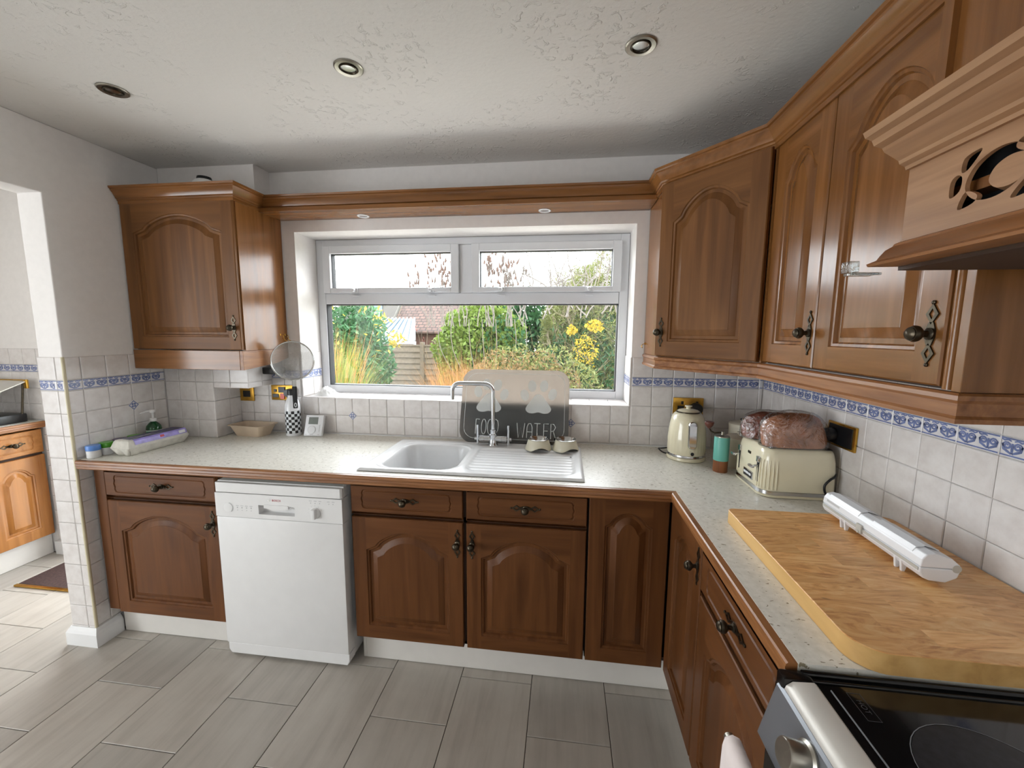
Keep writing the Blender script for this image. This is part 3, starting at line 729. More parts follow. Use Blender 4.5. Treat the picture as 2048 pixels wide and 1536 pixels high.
def handle(parent, loc, vertical=True):
    if 'm' not in HM:
        mb = MB(); y0, y1 = 0.0, -0.0028
        # backplate: waisted bar with pierced diamond ends
        for s_ in (-1, 1):
            c = s_*0.037; a, b = 0.0135, 0.0195; ia, ib = 0.0065, 0.0105
            od = [(0, c-b), (a, c), (0, c+b), (-a, c)]; iD = [(0, c-ib), (ia, c), (0, c+ib), (-ia, c)]
            for y in (y0, y1): pass
            mb.loops([[(x, y0, z) for x, z in iD], [(x, y0, z) for x, z in od], [(x, y1, z) for x, z in od], [(x, y1, z) for x, z in iD], [(x, y0, z) for x, z in iD]])
            mb.lathe([(0.004, 0.0), (0.004, -0.003), (0.002, -0.0045)], 8, (0, 0, s_*0.0585), 'y')
        mb.prism([(-0.005, -0.022), (0.005, -0.022), (0.0105, -0.007), (0.0105, 0.007), (0.005, 0.022), (-0.005, 0.022), (-0.0105, 0.007), (-0.0105, -0.007)], y0, y1)
        mb.lathe([(0.0115, -0.002), (0.0115, -0.005), (0.0065, -0.008), (0.0060, -0.016), (0.0105, -0.019), (0.0150, -0.024), (0.0158, -0.029), (0.0135, -0.034), (0.0120, -0.0345), (0.0125, -0.0365), (0.0080, -0.041), (0.0, -0.0425)], 18, (0,0,0), 'y')
        HM['m'] = mb.mesh('handle', 'pewter', 40)
    o = link_copy(HM['m'], 'handle', parent, loc, (0, 0, 0) if vertical else (0, PI/2, 0)); return o
def drawer(parent, w, h, loc, rotz, mh='oak_x', hx=None, t=0.02):
    e = 0.003; f = -t; mb = MB(); n = 56
    rc = lambda i, y: [(i, y, i), (w-i, y, i), (w-i, y, h-i), (i, y, h-i)]
    mb.loops([rc(0, 0), rc(0, f+e), rc(e, f)], True, True, False)
    mx, mz = 0.045, 0.026
    def fieldpt(i):
        x0, x1, z0, z1 = mx+i, w-mx-i, mz+i, h-mz-i; c = (z0+z1)/2; hh = (z1-z0)/2; b = 0.018; out = []
        ts = [k/6 for k in range(7)]
        end = [(0, -1), (0.55, -0.92), (0.85, -0.62), (0.72, -0.40), (1.0, 0.0), (0.72, 0.40), (0.85, 0.62), (0.55, 0.92), (0, 1)]
        out += [(x1-b+ex*b, c+ez*hh) for ex, ez in end]
        out += [(x0+b-ex*b, c+ez*hh) for ex, ez in end[::-1]]
        return out
    O = lambda i, y: [(x, y, z) for x, z in fieldpt(i)]
    # surround: rectangle ring to field outline
    o0 = fieldpt(0); ring = []
    for x, z in o0:
        dx, dz = (x-w/2), (z-h/2); k = min((w/2-e)/max(abs(dx), 1e-6), (h/2-e)/max(abs(dz), 1e-6)); ring.append((w/2+dx*k, f, h/2+dz*k))
    mb.loops([ring, O(0, f)])
    for cx, cz in ((e, e), (w-e, e), (w-e, h-e), (e, h-e)):     # fill ring corners
        near = sorted(range(len(ring)), key=lambda k: (ring[k][0]-cx)**2+(ring[k][2]-cz)**2)
        on = [ring[k] for k in near[:4]]
        a = [p for p in on if abs(p[0]-cx) < 1e-5]; b = [p for p in on if abs(p[2]-cz) < 1e-5]
        if a and b: mb.add([a[0], (cx, f, cz), b[0]], [(0,1,2)])
    mb.loops([O(0, f), O(0.0025, f+0.0035), O(0.006, f+0.0035), O(0.009, f+0.0005)], True, False, True)
    d = mb.build('drawer', mh, parent, smooth=38); d.location = loc; d.rotation_euler = (0, 0, rotz)
    handle(d, (w/2 if hx is None else hx, f, h/2), vertical=False); return d
def carcass(parent, x0, x1, y0, y1, z0, z1, rails=(), mat='carcass', name='body'):
    t = 0.016; mb = MB()
    mb.box(x0, x0+t, y0, y1, z0, z1); mb.box(x1-t, x1, y0, y1, z0, z1); mb.box(x0+t, x1-t, y0, y1, z0, z0+t); mb.box(x0+t, x1-t, y1-0.006, y1, z0+t, z1)
    for r in rails: mb.box(x0+t, x1-t, y0, y0+0.03, r-0.012, r+0.012)
    return mb.build(name, mat, parent)
DF, BF = -0.57, -0.568       # door back plane, carcass front
DZ0, DZ1, RZ0, RZ1 = 0.146, 0.712, 0.724, 0.862
# left base unit
b1 = thing('base_cabinet', 'oak base cabinet with one drawer and arched door between tiled pillar and dishwasher', 'cabinet', (-3.156, 0, 0), 0, 'oak base cabinets')
carcass(b1, 0.055, 0.632, BF, -0.03, DZ0, 0.872, (0.718, 0.86))
mb = MB(); mb.box(0.0, 0.054, -0.588, -0.565, 0.157, 0.872); mb.build('filler_strip', 'base_oak_z', b1, bevel=0.002)
drawer(b1, 0.570, RZ1-RZ0, (0.056, DF, RZ0), 0, hx=0.297, mh='base_oak_x')
door(b1, 0.570, DZ1-DZ0, (0.056, DF, DZ0), 0, hx=0.545, hz=0.485, ah=0.085, mv='base_oak_z', mh='base_oak_x')
# sink unit
b2 = thing('base_cabinet', 'oak double base cabinet with two drawers and two arched doors under the sink', 'cabinet', (-1.888, 0, 0), 0, 'oak base cabinets')
carcass(b2, 0.0, 1.004, BF, -0.03, DZ0, 0.872, (0.718,))
mb = MB(); mb.box(0.493, 0.511, BF, -0.54, DZ0, 0.872); mb.build('centre_stile', 'carcass', b2)
drawer(b2, 0.491, RZ1-RZ0, (0.003, DF, RZ0), 0, hx=0.24, mh='base_oak_x'); drawer(b2, 0.493, RZ1-RZ0, (0.509, DF, RZ0), 0, mh='base_oak_x')
door(b2, 0.491, DZ1-DZ0, (0.003, DF, DZ0), 0, hx=0.467, hz=0.475, ah=0.085, mv='base_oak_z', mh='base_oak_x'); door(b2, 0.493, DZ1-DZ0, (0.509, DF, DZ0), 0, hx=0.024, hz=0.475, ah=0.085, mv='base_oak_z', mh='base_oak_x')
# corner unit (two doors meeting in the corner)
b3 = thing('corner_base_cabinet', 'oak corner base cabinet with two narrow arched doors meeting in the inner corner', 'cabinet', (-0.88, 0, 0), 0, 'oak base cabinets')
mb = MB(); mb.box(0.0, 0.016, BF, -0.03, DZ0, 0.872); mb.box(0.016, 0.86, BF+0.02, -0.03, DZ0, DZ0+0.016); mb.box(0.016, 0.86, -0.036, -0.03, DZ0+0.016, 0.872)
mb.box(0.336, 0.86, -0.945, BF, DZ0, DZ0+0.016); mb.box(0.335, 0.86, -0.945, -0.929, DZ0+0.016, 0.872); mb.build('body', 'carcass', b3)
door(b3, 0.308, RZ1-DZ0, (0.003, DF, DZ0), 0, ah=0.06, st=0.062, mv='base_oak_z', mh='base_oak_x')
door(b3, 0.345, RZ1-DZ0, (0.335, -0.597, DZ0), -PI/2, hx=0.322, hz=0.642, ah=0.06, st=0.062, mv='base_oak_z', mh='base_oak_x')
# right run 500 unit
b4 = thing('base_cabinet', 'oak base cabinet with one drawer and arched door beside the cooker', 'cabinet', (0, -0.947, 0), 0, 'oak base cabinets')
mb = MB()
for a in ((-0.543, -0.03, -0.016, 0.0, DZ0, 0.872), (-0.543, -0.03, -0.488, -0.472, DZ0, 0.872), (-0.543, -0.03, -0.472, -0.016, DZ0, DZ0+0.016), (-0.543, -0.515, -0.472, -0.016, 0.706, 0.730), (-0.036, -0.03, -0.472, -0.016, DZ0+0.016, 0.872)): mb.box(*a)
mb.build('body', 'carcass', b4)
drawer(b4, 0.484, RZ1-RZ0, (-0.545, -0.003, RZ0), -PI/2, hx=0.245, mh='base_oak_x')
door(b4, 0.484, DZ1-DZ0, (-0.545, -0.003, DZ0), -PI/2, ah=0.085, hx=0.455, hz=0.475, mv='base_oak_z', mh='base_oak_x')
# plinths
def plinth(label, boxes):
    mb = MB()
    for a in boxes: mb.box(*a)
    return tag(mb.build('plinth', 'white_plinth', None, bevel=0.0015), label, 'plinth', 'white cabinet plinths')
plinth('short white plinth below the base cabinet beside tiled pillar', [(-3.152, -2.530, -0.535, -0.519, 0.002, 0.144)])
plinth('long white plinth below the sink cabinet doors', [(-1.868, -0.515, -0.535, -0.519, 0.002, 0.144), (-1.884, -1.868, -0.535, -0.05, 0.002, 0.144)])
plinth('white plinth below right hand cabinets beside cooker', [(-0.514, -0.498, -1.436, -0.536, 0.002, 0.144)])

# ------------------------------------------------------------------ worktop
SX0, SX1, SY0, SY1 = -1.857, -0.898, -0.588, -0.092       # sink outline
YF, XF = -0.624, -0.562                                    # laminate edges
wt = thing('worktop', 'L-shaped speckled cream laminate worktop with oak nosing', 'worktop', (0, 0, 0))
z0, z1 = ZT-0.038, ZT
mb = MB(); HX0, HX1, HY0, HY1 = SX0+0.03, SX1-0.03, SY0+0.03, SY1-0.03
for a in ((XL+0.001, HX0, YF, -0.001), (HX1, -0.001, YF, -0.001), (HX0, HX1, YF, HY0), (HX0, HX1, HY1, -0.001), (XF, -0.001, -1.442, YF)): mb.box(a[0], a[1], a[2], a[3], z0, z1)
mb.build('surface', 'worktop_laminate', wt)
nos = [(0,-0.001),(0.016,-0.001),(0.0195,-0.004),(0.021,-0.009),(0.0205,-0.014),(0.018,-0.0165),(0.0195,-0.020),(0.0195,-0.027),(0.017,-0.030),(0.0175,-0.036),(0.014,-0.041),(0.008,-0.043),(0,-0.043)]
nos = [(a, ZT+h) for a, h in nos]
mb = MB(); mb.sweep(nos, [(XL+0.002, YF), (XF, YF), (XF, -1.442)])
for i in range(len(nos), 2*len(nos)): mb.m[i] = 1
mb.build('edging', ['edge_oak_x', 'edge_oak_y'], wt, smooth=30)
# silicone bead
mb = MB(); mb.tube([(BX+0.02, -0.002, ZT+0.001), (-0.004, -0.002, ZT+0.001), (-0.004, -0.84, ZT+0.001)], 0.003, 6); struct(mb.build('trim_2', 'paint_reveal', smooth=60))

# ------------------------------------------------------------------ dishwasher
dw = thing('dishwasher', 'white freestanding dishwasher under the worktop', 'dishwasher', (-2.508, 0, 0))
W_ = 0.597
mb = MB(); mb.box(0.004, W_-0.004, -0.56, -0.05, 0.03, 0.80); mb.box(0.0, W_, -0.598, -0.03, 0.798, 0.8445); mb.build('body', 'appliance_white', dw, bevel=0.003)
mb = MB(); mb.prismz([(0, -0.598), (W_, -0.598), (W_, -0.611), (W_-0.008, -0.617), (0.008, -0.617), (0, -0.611)], 0.797, 0.841); mb.build('top_edge', 'appliance_white', dw, bevel=0.003)
# control panel with recessed grip
mb = MB(); fy, by = -0.617, -0.561
gx0, gx1, gz0, gz1 = 0.208, 0.378, 0.706, 0.748
for a in ((0, gx0, 0.686, 0.7945), (gx1, W_, 0.686, 0.7945), (gx0, gx1, gz1, 0.7945), (gx0, gx1, 0.686, gz0)): mb.box(a[0], a[1], fy, by, a[2], a[3])
mb.box(gx0, gx1, -0.586, by, gz0, gz1)
cp = mb.build('control_panel', 'appliance_white', dw)
mb = MB(); pl = [(gx0+0.028, gz1+0.004), (gx0+0.028, gz1-0.010)] + [(gx0+0.028+(gx1-gx0-0.056)*k/10, gz1-0.010-0.010*math.sin(PI*k/10)) for k in range(1, 10)] + [(gx1-0.028, gz1-0.010), (gx1-0.028, gz1+0.004)]
mb.prism(pl, fy-0.003, -0.600); mb.build('grip', 'appliance_white', cp, smooth=30)
mb = MB(); mb.lathe([(0.0245, 0), (0.0245, -0.003), (0.0225, -0.006)], 28, (0.474, fy, 0.728), 'y'); mb.cbox(0.465, 0.483, fy-0.022, fy-0.004, 0.706, 0.750, 0.004); mb.build('program_knob', 'appliance_white', cp, smooth=35)
mb = MB(); mb.lathe([(0.021, 0), (0.021, -0.0015), (0.018, -0.002)], 24, (0.062, fy, 0.728), 'y'); mb.build('power_button', 'appliance_white', cp, smooth=35)
mb = MB()
ar = arc(0.062, 0.728, 0.0225, -0.9, 1.3, 12); ar2 = arc(0.062, 0.728, 0.0245, -0.9, 1.3, 12)
mb.loops([[(x, fy-0.0016, z) for x, z in ar], [(x, fy-0.0016, z) for x, z in ar2]], closed=False)
for x in (0.455, 0.475, 0.496, 0.538, 0.557): mb.lathe([(0.0022, 0), (0.0022, -0.0006)], 8, (x, fy, 0.772), 'y')
for k in range(7):
    a = PI*k/6; mb.add([(0.474+0.031*math.cos(a)-0.0006, fy-0.0004, 0.728+0.031*math.sin(a)-0.0015), (0.474+0.031*math.cos(a)+0.0006, fy-0.0004, 0.728+0.031*math.sin(a)-0.0015), (0.474+0.034*math.cos(a)+0.0006, fy-0.0004, 0.728+0.034*math.sin(a)+0.0015), (0.474+0.034*math.cos(a)-0.0006, fy-0.0004, 0.728+0.034*math.sin(a)+0.0015)], [(0,1,2,3)])
for x in (0.448, 0.470, 0.492, 0.530, 0.552): mb.box(x, x+0.012, fy-0.0005, fy, 0.7805, 0.7825)
for x in (0.100, 0.122, 0.144, 0.166): mb.box(x, x+0.013, fy-0.0005, fy, 0.7385, 0.7405); mb.box(x+0.004, x+0.009, fy-0.0005, fy, 0.728, 0.7335); mb.box(x+0.005, x+0.008, fy-0.0005, fy, 0.7175, 0.7205)
stuff(mb.build('panel_markings', 'appliance_grey', cp))
tm = text_mb('BOSCH', 0.0125, 0.0002, 1.02); mb = MB(); mb.merge(tm, Matrix.Translation((0.295, fy-0.0006, 0.7725)) @ FRONT)
MATS['print_red'] = plain('print_red', srgb(176, 40, 50), 0.4)
mb.build('lettering', 'print_red', cp)
mb = MB(); mb.lathe([(0.0062, 0), (0.0062, -0.0006)], 16, (0.261, fy, 0.7725), 'y'); lg = mb.build('emblem', 'steel', cp)
mb = MB(); mb.cbox(0.0, W_, -0.617, -0.561, 0.072, 0.6845, 0.006); mb.build('door', 'appliance_white', dw, smooth=40)
mb = MB(); mb.prism([(0.012, 0.014), (W_-0.012, 0.014), (W_, 0.034), (W_, 0.069), (0, 0.069), (0, 0.034)], -0.610, -0.56); mb.build('kick_panel', 'appliance_white', dw, bevel=0.004)
for x in (0.04, W_-0.04):
    for yy in (-0.54, -0.10): mb = MB(); mb.lathe([(0.014, 0.0005), (0.014, 0.03)], 12, (x, yy, 0)); mb.build('foot', 'rubber_black', dw)

# ------------------------------------------------------------------ wall cabinets
crown = [(0,-0.016),(0.006,-0.016),(0.0065,-0.002),(0.010,0.0),(0.011,0.006),(0.017,0.010),(0.019,0.016),(0.030,0.034),(0.037,0.040),(0.038,0.046),(0.044,0.049),(0.046,0.058),(0,0.058)]
pel = [(0,0),(0.004,0.0),(0.009,-0.004),(0.010,-0.012),(0.004,-0.018),(0.004,-0.040),(0.009,-0.045),(0.009,-0.053),(-0.010,-0.053),(-0.010,0)]
def shift(p, z): return [(a, z+h) for a, h in p]
# left wall cabinet
c1 = thing('wall_cabinet', 'oak wall cabinet with single arched door left of the window', 'cabinet', (XL, 0, 0), 0, 'oak wall cabinets')
cw = 0.615; mb = MB()
mb.box(0.002, 0.018, -0.313, -0.19, 1.405, 2.128); mb.box(0.018, cw-0.018, -0.313, -0.19, 1.405, 1.421); mb.box(0.018, cw-0.018, -0.313, -0.19, 2.112, 2.128); mb.box(0.018, cw-0.018, -0.196, -0.19, 1.421, 2.112)
mb.build('body', 'carcass', c1)
mb = MB(); mb.box(cw-0.018, cw, -0.316, 0.0, 1.404, 2.128); mb.build('side_panel', 'oak_z', c1, bevel=0.001)
door(c1, 0.606, 0.716, (0.003, -0.315, 1.408), 0, hx=0.574, hz=0.108, ah=0.085, mv='satin_oak_z', mh='satin_oak_x')
mb = MB(); mb.sweep(shift(crown, 2.128), [(0.002, -0.330), (cw+0.001, -0.330), (cw+0.001, -0.126)]); 
k = len(crown)
for i in range(k, 2*k): mb.m[i] = 1
mb.build('cornice', ['oak_x', 'oak_y'], c1, smooth=25)
mb = MB(); mb.box(0.002, cw-0.018, -0.337, -0.319, 1.308, 1.403); mb.build('pelmet_board', 'oak_x', c1, bevel=0.0015)
mb = MB(); mb.prism([], 0, 0) if False else mb.add([(cw-0.017, -0.337, 1.308), (cw-0.017, -0.337, 1.403), (cw-0.017, 0.0, 1.403), (cw-0.017, 0.0, 1.352), (cw-0.017, -0.10, 1.328),
   (cw+0.001, -0.337, 1.308), (cw+0.001, -0.337, 1.403), (cw+0.001, 0.0, 1.403), (cw+0.001, 0.0, 1.352), (cw+0.001, -0.10, 1.328)], [(0,1,2,3,4), (9,8,7,6,5), (0,5,6,1), (1,6,7,2), (2,7,8,3), (3,8,9,4), (4,9,5,0)])
mb.build('pelmet_return', 'edge_oak_y', c1, bevel=0.001)
# window pelmet between the wall cabinets
wp = thing('window_pelmet', 'long oak pelmet shelf with cornice spanning above the window', 'pelmet', (0, 0, 0))
mb = MB(); mb.box(XL+cw+0.002, -0.588, -0.168, 0.004, 2.105, 2.125); mb.build('board', 'oak_x', wp, bevel=0.0015)
mb = MB(); mb.sweep(shift(crown, 2.126), [(XL+cw+0.004, -0.135), (-0.590, -0.135)]); mb.build('cornice', 'oak_x', wp, smooth=25)
mb = MB(); mb.box(XL+cw+0.002, -0.588, -0.134, -0.116, 2.126, 2.180); mb.build('fascia', 'oak_x', wp)
# corner wall cabinet, diagonal door
A, B = Vector((-0.586, -0.288)), Vector((-0.306, -0.632)); dg_ = (B-A).normalized(); ang = math.atan2(dg_.y, dg_.x); dl = (B-A).length
c2 = thing('corner_wall_cabinet', 'oak corner wall cabinet with a diagonal arched door right of the window', 'cabinet', (0, 0, 0), 0, 'oak wall cabinets')
mb = MB(); mb.box(-0.586, -0.568, -0.286, 0.0, 1.402, 2.125); mb.build('side_panel', 'oak_z', c2, bevel=0.001)
mb = MB(); q_ = [(-0.568, -0.29), (-0.312, -0.605), (-0.004, -0.628), (-0.004, -0.004), (-0.568, -0.004)]; mb.prismz(q_, 1.402, 1.42); mb.build('bottom_panel', 'oak_y', c2); mb = MB(); mb.prismz(q_, 2.107, 2.125); mb.build('top_panel', 'oak_y', c2)
nrm = Vector((dg_.y, -dg_.x)); off = A + dg_*0.004
door(c2, dl-0.010, 0.710, (off.x+0.0, off.y, 1.408), ang, hx=0.030, hz=0.100, ah=0.10, t=0.02, mv='satin_oak_z', mh='satin_oak_x')
mb = MB(); mb.box(-0.307, -0.290, -0.640, -0.628, 1.402, 2.125); mb.build('corner_post', 'oak_z', c2)
# right run wall cabinet: narrow door and wide door, fluted end post
c3 = thing('wall_cabinet', 'oak wall cabinet with a narrow and a wide arched door beside the cooker hood', 'cabinet', (0, -0.640, 0), 0, 'oak wall cabinets')
mb = MB(); ce = -0.732
for a in ((-0.284, -0.004, -0.016, 0.0, 1.402, 2.125), (-0.284, -0.004, ce+0.018, -0.016, 1.402, 1.418), (-0.284, -0.004, ce+0.018, -0.016, 2.109, 2.125), (-0.010, -0.004, ce+0.018, -0.016, 1.418, 2.109), (-0.284, -0.01, -0.310, -0.290, 1.418, 2.109)): mb.box(*a)
mb.build('body', 'carcass', c3)
mb = MB(); mb.box(-0.306, -0.004, ce, ce+0.018, 1.402, 2.125); mb.build('end_panel', 'oak_z', c3, bevel=0.001)
mb = MB(); mb.tube([(-0.300, ce+0.030, 1.404), (-0.300, ce+0.030, 2.123)], 0.009, 10); mb.box(-0.300, -0.284, ce+0.018, ce+0.044, 1.404, 2.123); mb.build('end_post', 'oak_z', c3, smooth=40)
door(c3, 0.287, 0.708, (-0.286, -0.004, 1.408), -PI/2, hx=0.266, hz=0.098, ah=0.075, st=0.058)
door(c3, 0.390, 0.708, (-0.286, -0.297, 1.408), -PI/2, hx=0.362, hz=0.096, ah=0.10, st=0.060)
# cornice and pelmet running along the corner and right cabinets
path = [(-0.587, -0.02), (-0.587, -0.289), (-0.307, -0.633), (-0.307, -0.640+ce), (-0.01, -0.640+ce)]
cn = thing('cabinet_cornice', 'oak cornice running along the tops of corner and right wall cabinets', 'cornice', (0, 0, 0))
mb = MB(); mb.sweep(shift(crown, 2.126), path[:4]+[path[4]])
k = len(crown)
for i, f in enumerate(mb.m): mb.m[i] = 1 if i//k != 0 else 1
mb.build('moulding', ['oak_x', 'oak_y'], cn, smooth=25)
pm = thing('cabinet_pelmet', 'oak light pelmet below corner and right wall cabinets', 'pelmet', (0, 0, 0))
mb = MB(); mb.sweep(shift(pel, 1.4015), path); mb.build('moulding', 'edge_oak_y', pm, smooth=25)

# ------------------------------------------------------------------ cooker hood
hd = thing('cooker_hood', 'limed oak cooker hood with pierced leaf fretwork above the cooker', 'cooker hood', (0, -1.385, 0))
hx, hl = -0.452, -0.62
mb = MB()      # canopy box, open below
mb.box(hx+0.02, -0.008, -0.04, -0.022, 1.655, 2.30); mb.box(hx+0.02, -0.008, hl, hl+0.018, 1.655, 2.30); mb.box(-0.02, -0.008, hl+0.018, -0.04, 1.655, 2.30); mb.box(hx+0.02, -0.02, hl+0.018, -0.04, 1.70, 1.715); mb.box(hx+0.03, hx+0.046, hl+0.018, -0.04, 1.79, 2.30)
mb.build('canopy', 'oak_z', hd)
# fretwork panel: thin board pierced by leaf shaped holes
def blob(pts, n=4):
    out = []; k = len(pts)
    for i in range(k):
        p0, p1, p2, p3 = pts[i-1], pts[i], pts[(i+1) % k], pts[(i+2) % k]
        for j in range(n):
            t = j/n; t2, t3 = t*t, t*t*t
            out.append(tuple(0.5*((2*p1[d])+(-p0[d]+p2[d])*t+(2*p0[d]-5*p1[d]+4*p2[d]-p3[d])*t2+(-p0[d]+3*p1[d]-3*p2[d]+p3[d])*t3) for d in (0, 1)))
    return out
U0, V0 = 0.162, 1.7075
leaf = blob([(-0.040, -0.006), (-0.030, 0.018), (-0.004, 0.030), (0.024, 0.026), (0.040, 0.006), (0.030, -0.018), (0.004, -0.030), (-0.024, -0.026)], 5)
holes = [[(U0+u, V0+v) for u, v in leaf]]
for s_ in (-1, 1):
    for cu, cv, pts in ((-0.053, 0.000, [(-0.009, -0.013), (0.005, -0.008), (0.007, 0.009), (-0.001, 0.015), (-0.010, 0.008)]),
                        (-0.037, 0.027, [(-0.011, -0.010), (-0.001, -0.009), (0.014, 0.008), (0.010, 0.012), (-0.009, 0.007)]),
                        (-0.034, -0.022, [(-0.013, -0.011), (0.008, -0.008), (0.013, 0.001), (-0.001, 0.010), (-0.009, 0.005)])):
        holes.append([(U0-s_*(cu+u)*-1, V0-s_*(cv+v)*-1) if s_ < 0 else (U0+cu+u, V0+cv+v) for u, v in blob(pts, 4)] if s_ > 0 else [(U0-cu-u, V0-cv-v) for u, v in blob(pts, 4)])
bm = bmesh.new(); PZ0, PZ1 = 1.652, 1.765; PU0, PU1 = 0.022, -hl
def loop3(pts, x): return [bm.verts.new((x, -u, v)) for u, v in pts]
es = []
for lp in [[(PU0, PZ0), (PU1, PZ0), (PU1, PZ1), (PU0, PZ1)]] + holes:
    vs_ = loop3(lp, hx); es += [bm.edges.new((vs_[i], vs_[(i+1) % len(vs_)])) for i in range(len(vs_))]
bmesh.ops.triangle_fill(bm, use_beauty=True, edges=es)
mb = MB(); mb.bm(bm)
for lp in holes: mb.loops([[(hx, -u, v) for u, v in lp], [(hx+0.006, -u, v) for u, v in lp]])
mb.add([(hx, -PU0, PZ0), (hx, -PU0, PZ1), (hx+0.016, -PU0, PZ1), (hx+0.016, -PU0, PZ0)], [(0,1,2,3)])
fp = mb.build('fret_panel', 'hood_oak_y', hd)
mb = MB(); mb.box(hx+0.050, hx+0.054, -PU1, -PU0-0.02, PZ0, PZ1); mb.build('fret_hole_shade', 'gasket', hd)  # black sheet standing in for the shade inside the fret holes
mb = MB(); pt = [(0.80*u, 0.72*v) for u, v in leaf]; mb.loops([[(hx+0.020, -(U0+0.010+u), V0-0.001+v) for u, v in pt], [(hx+0.004, -(U0+0.013+u*0.80), V0-0.002+v*0.84) for u, v in pt]], True, False, True); mb.build('carved_petal', 'hood_oak_y', hd, smooth=50)
hc = [(0,0),(0.006,0.0),(0.008,0.005),(0.016,0.009),(0.018,0.014),(0.024,0.018),(0.040,0.028),(0.044,0.034),(0.056,0.038),(0.060,0.046),(0.070,0.050),(0.074,0.058),(0,0.058)]
mb = MB(); mb.sweep([(a, 1.762+h) for a, h in hc], [(hx, -0.022), (hx, hl)]); mb.build('upper_moulding', 'hood_oak_y', hd, smooth=25)
hb = [(-0.02,0.0),(0.046,0.0),(0.048,0.004),(0.034,0.010),(0.030,0.016),(0.022,0.026),(0.012,0.032),(0.010,0.036),(0.0,0.040),(-0.02,0.040)]
mb = MB(); mb.sweep([(a, 1.612+h) for a, h in hb], [(hx, -0.022), (hx, hl)]); mb.build('lower_moulding', 'edge_oak_y', hd, smooth=25)
mb = MB(); mb.box(hx+0.0, -0.01, hl, -0.022, 1.606, 1.614); mb.build('underside', 'carcass', hd)
ct = thing('plastic_catch', 'small clear plastic catch clipped on the corner of the cooker hood', 'catch', (-0.507, -1.400, 1.598))
mb = MB(); mb.cbox(-0.020, 0.018, -0.012, 0.004, 0.0, 0.005, 0.0015); mb.cbox(-0.021, -0.004, -0.010, 0.010, 0.0055, 0.024, 0.002); mb.build('clip', 'clear_plastic', ct, smooth=40)
mb = MB(); mb.tube([(-0.018, -0.014, 0.003), (0.022, -0.016, 0.002), (0.028, -0.010, 0.003), (0.022, -0.004, 0.004)], 0.0022, 8); mb.build('loop', 'clear_plastic', ct, smooth=50)

# ------------------------------------------------------------------ cooker
ck = thing('cooker', 'black and silver freestanding electric cooker beside the worktop', 'cooker', (0, -1.4465, 0))
cl = -0.60; CZ = 0.902
mb = MB(); mb.box(-0.560, -0.03, cl, -0.001, 0.03, CZ-0.012); mb.build('body', 'enamel_black', ck, bevel=0.003)
mb = MB(); mb.box(-0.548, -0.02, cl, -0.0005, CZ-0.011, CZ); 
hob = mb.build('hob_glass', 'hob_black', ck, bevel=0.002)
mb = MB(); mb.tube([(-0.560, -0.006, CZ+0.002), (-0.03, -0.006, CZ+0.002)], 0.006, 8); mb.tube([(-0.552, -0.020, CZ+0.0005), (-0.03, -0.020, CZ+0.0005)], 0.003, 8); mb.build('hob_rim', 'enamel_black', ck, smooth=50)
mb = MB(); mb.cbox(-0.600, -0.549, -0.026, -0.0005, CZ-0.032, CZ+0.005, 0.006); mb.cbox(-0.6005, -0.57, -0.010, -0.001, 0.78, CZ-0.02, 0.003); mb.build('end_cap', 'enamel_black', ck, smooth=40)
mb = MB(); tr_ = [(-0.548, CZ+0.001), (-0.552, CZ+0.004), (-0.586, CZ+0.002), (-0.596, CZ-0.006), (-0.598, CZ-0.013), (-0.560, CZ-0.016)]
mb.loops([[(x, -0.027, z) for x, z in tr_], [(x, cl, z) for x, z in tr_]], True, True, True); mb.build('front_trim', 'steel_trim', ck, smooth=40)
mb = MB(); pp = [(-0.598, CZ-0.014), (-0.603, CZ-0.018), (-0.628, 0.785), (-0.622, 0.775), (-0.562, 0.775), (-0.562, CZ-0.014)]
mb.loops([[(x, -0.011, z) for x, z in pp], [(x, cl, z) for x, z in pp]], True, True, True); pn = mb.build('control_panel', 'steel_panel', ck, bevel=0.001)
sl = math.atan2(0.025, 0.099)
for yk in (-0.122, -0.240, -0.358, -0.476):
    mb = MB(); mb.lathe([(0.027, 0), (0.027, -0.003), (0.0225, -0.006), (0.0215, -0.034), (0.020, -0.036), (0, -0.036)], 28, (0, 0, 0), 'x'); mb.box(-0.0368, -0.0355, -0.001, 0.001, 0.006, 0.019)
    o = mb.build('control_knob', 'brushed_nickel', pn, smooth=35); o.location = (-0.6105, yk, 0.856); o.rotation_euler = (0.5, sl, 0)
mb = MB()
for yk in (-0.150, -0.265, -0.380): mb.lathe([(0.0015, 0), (0.0015, -0.001)], 6, (-0.6085, yk+0.038, 0.865), 'x')
stuff(mb.build('panel_marks', 'gasket', pn))
mb = MB(); mb.box(-0.612, -0.560, cl+0.005, -0.008, 0.12, 0.773); od = mb.build('oven_door', 'hob_black', ck, bevel=0.004)
mb = MB(); mb.tube([(-0.676, -0.012, 0.768), (-0.676, cl+0.03, 0.768)], 0.009, 12); mb.tube([(-0.676, -0.215, 0.768), (-0.612, -0.215, 0.762)], 0.007, 8); mb.tube([(-0.676, cl+0.05, 0.768), (-0.612, cl+0.05, 0.762)], 0.007, 8); mb.build('door_handle', 'brushed_nickel', od, smooth=40)
mb = MB(); mb.box(-0.545, -0.03, cl, -0.001, 0.002, 0.03); mb.build('base', 'enamel_black', ck)
mb = MB(); mb.tube([(-0.530, -0.036, CZ+0.0002), (-0.530, cl+0.03, CZ+0.0002)], 0.0014, 6); mb.build('hob_line', 'hob_print', hob)
mb = MB()
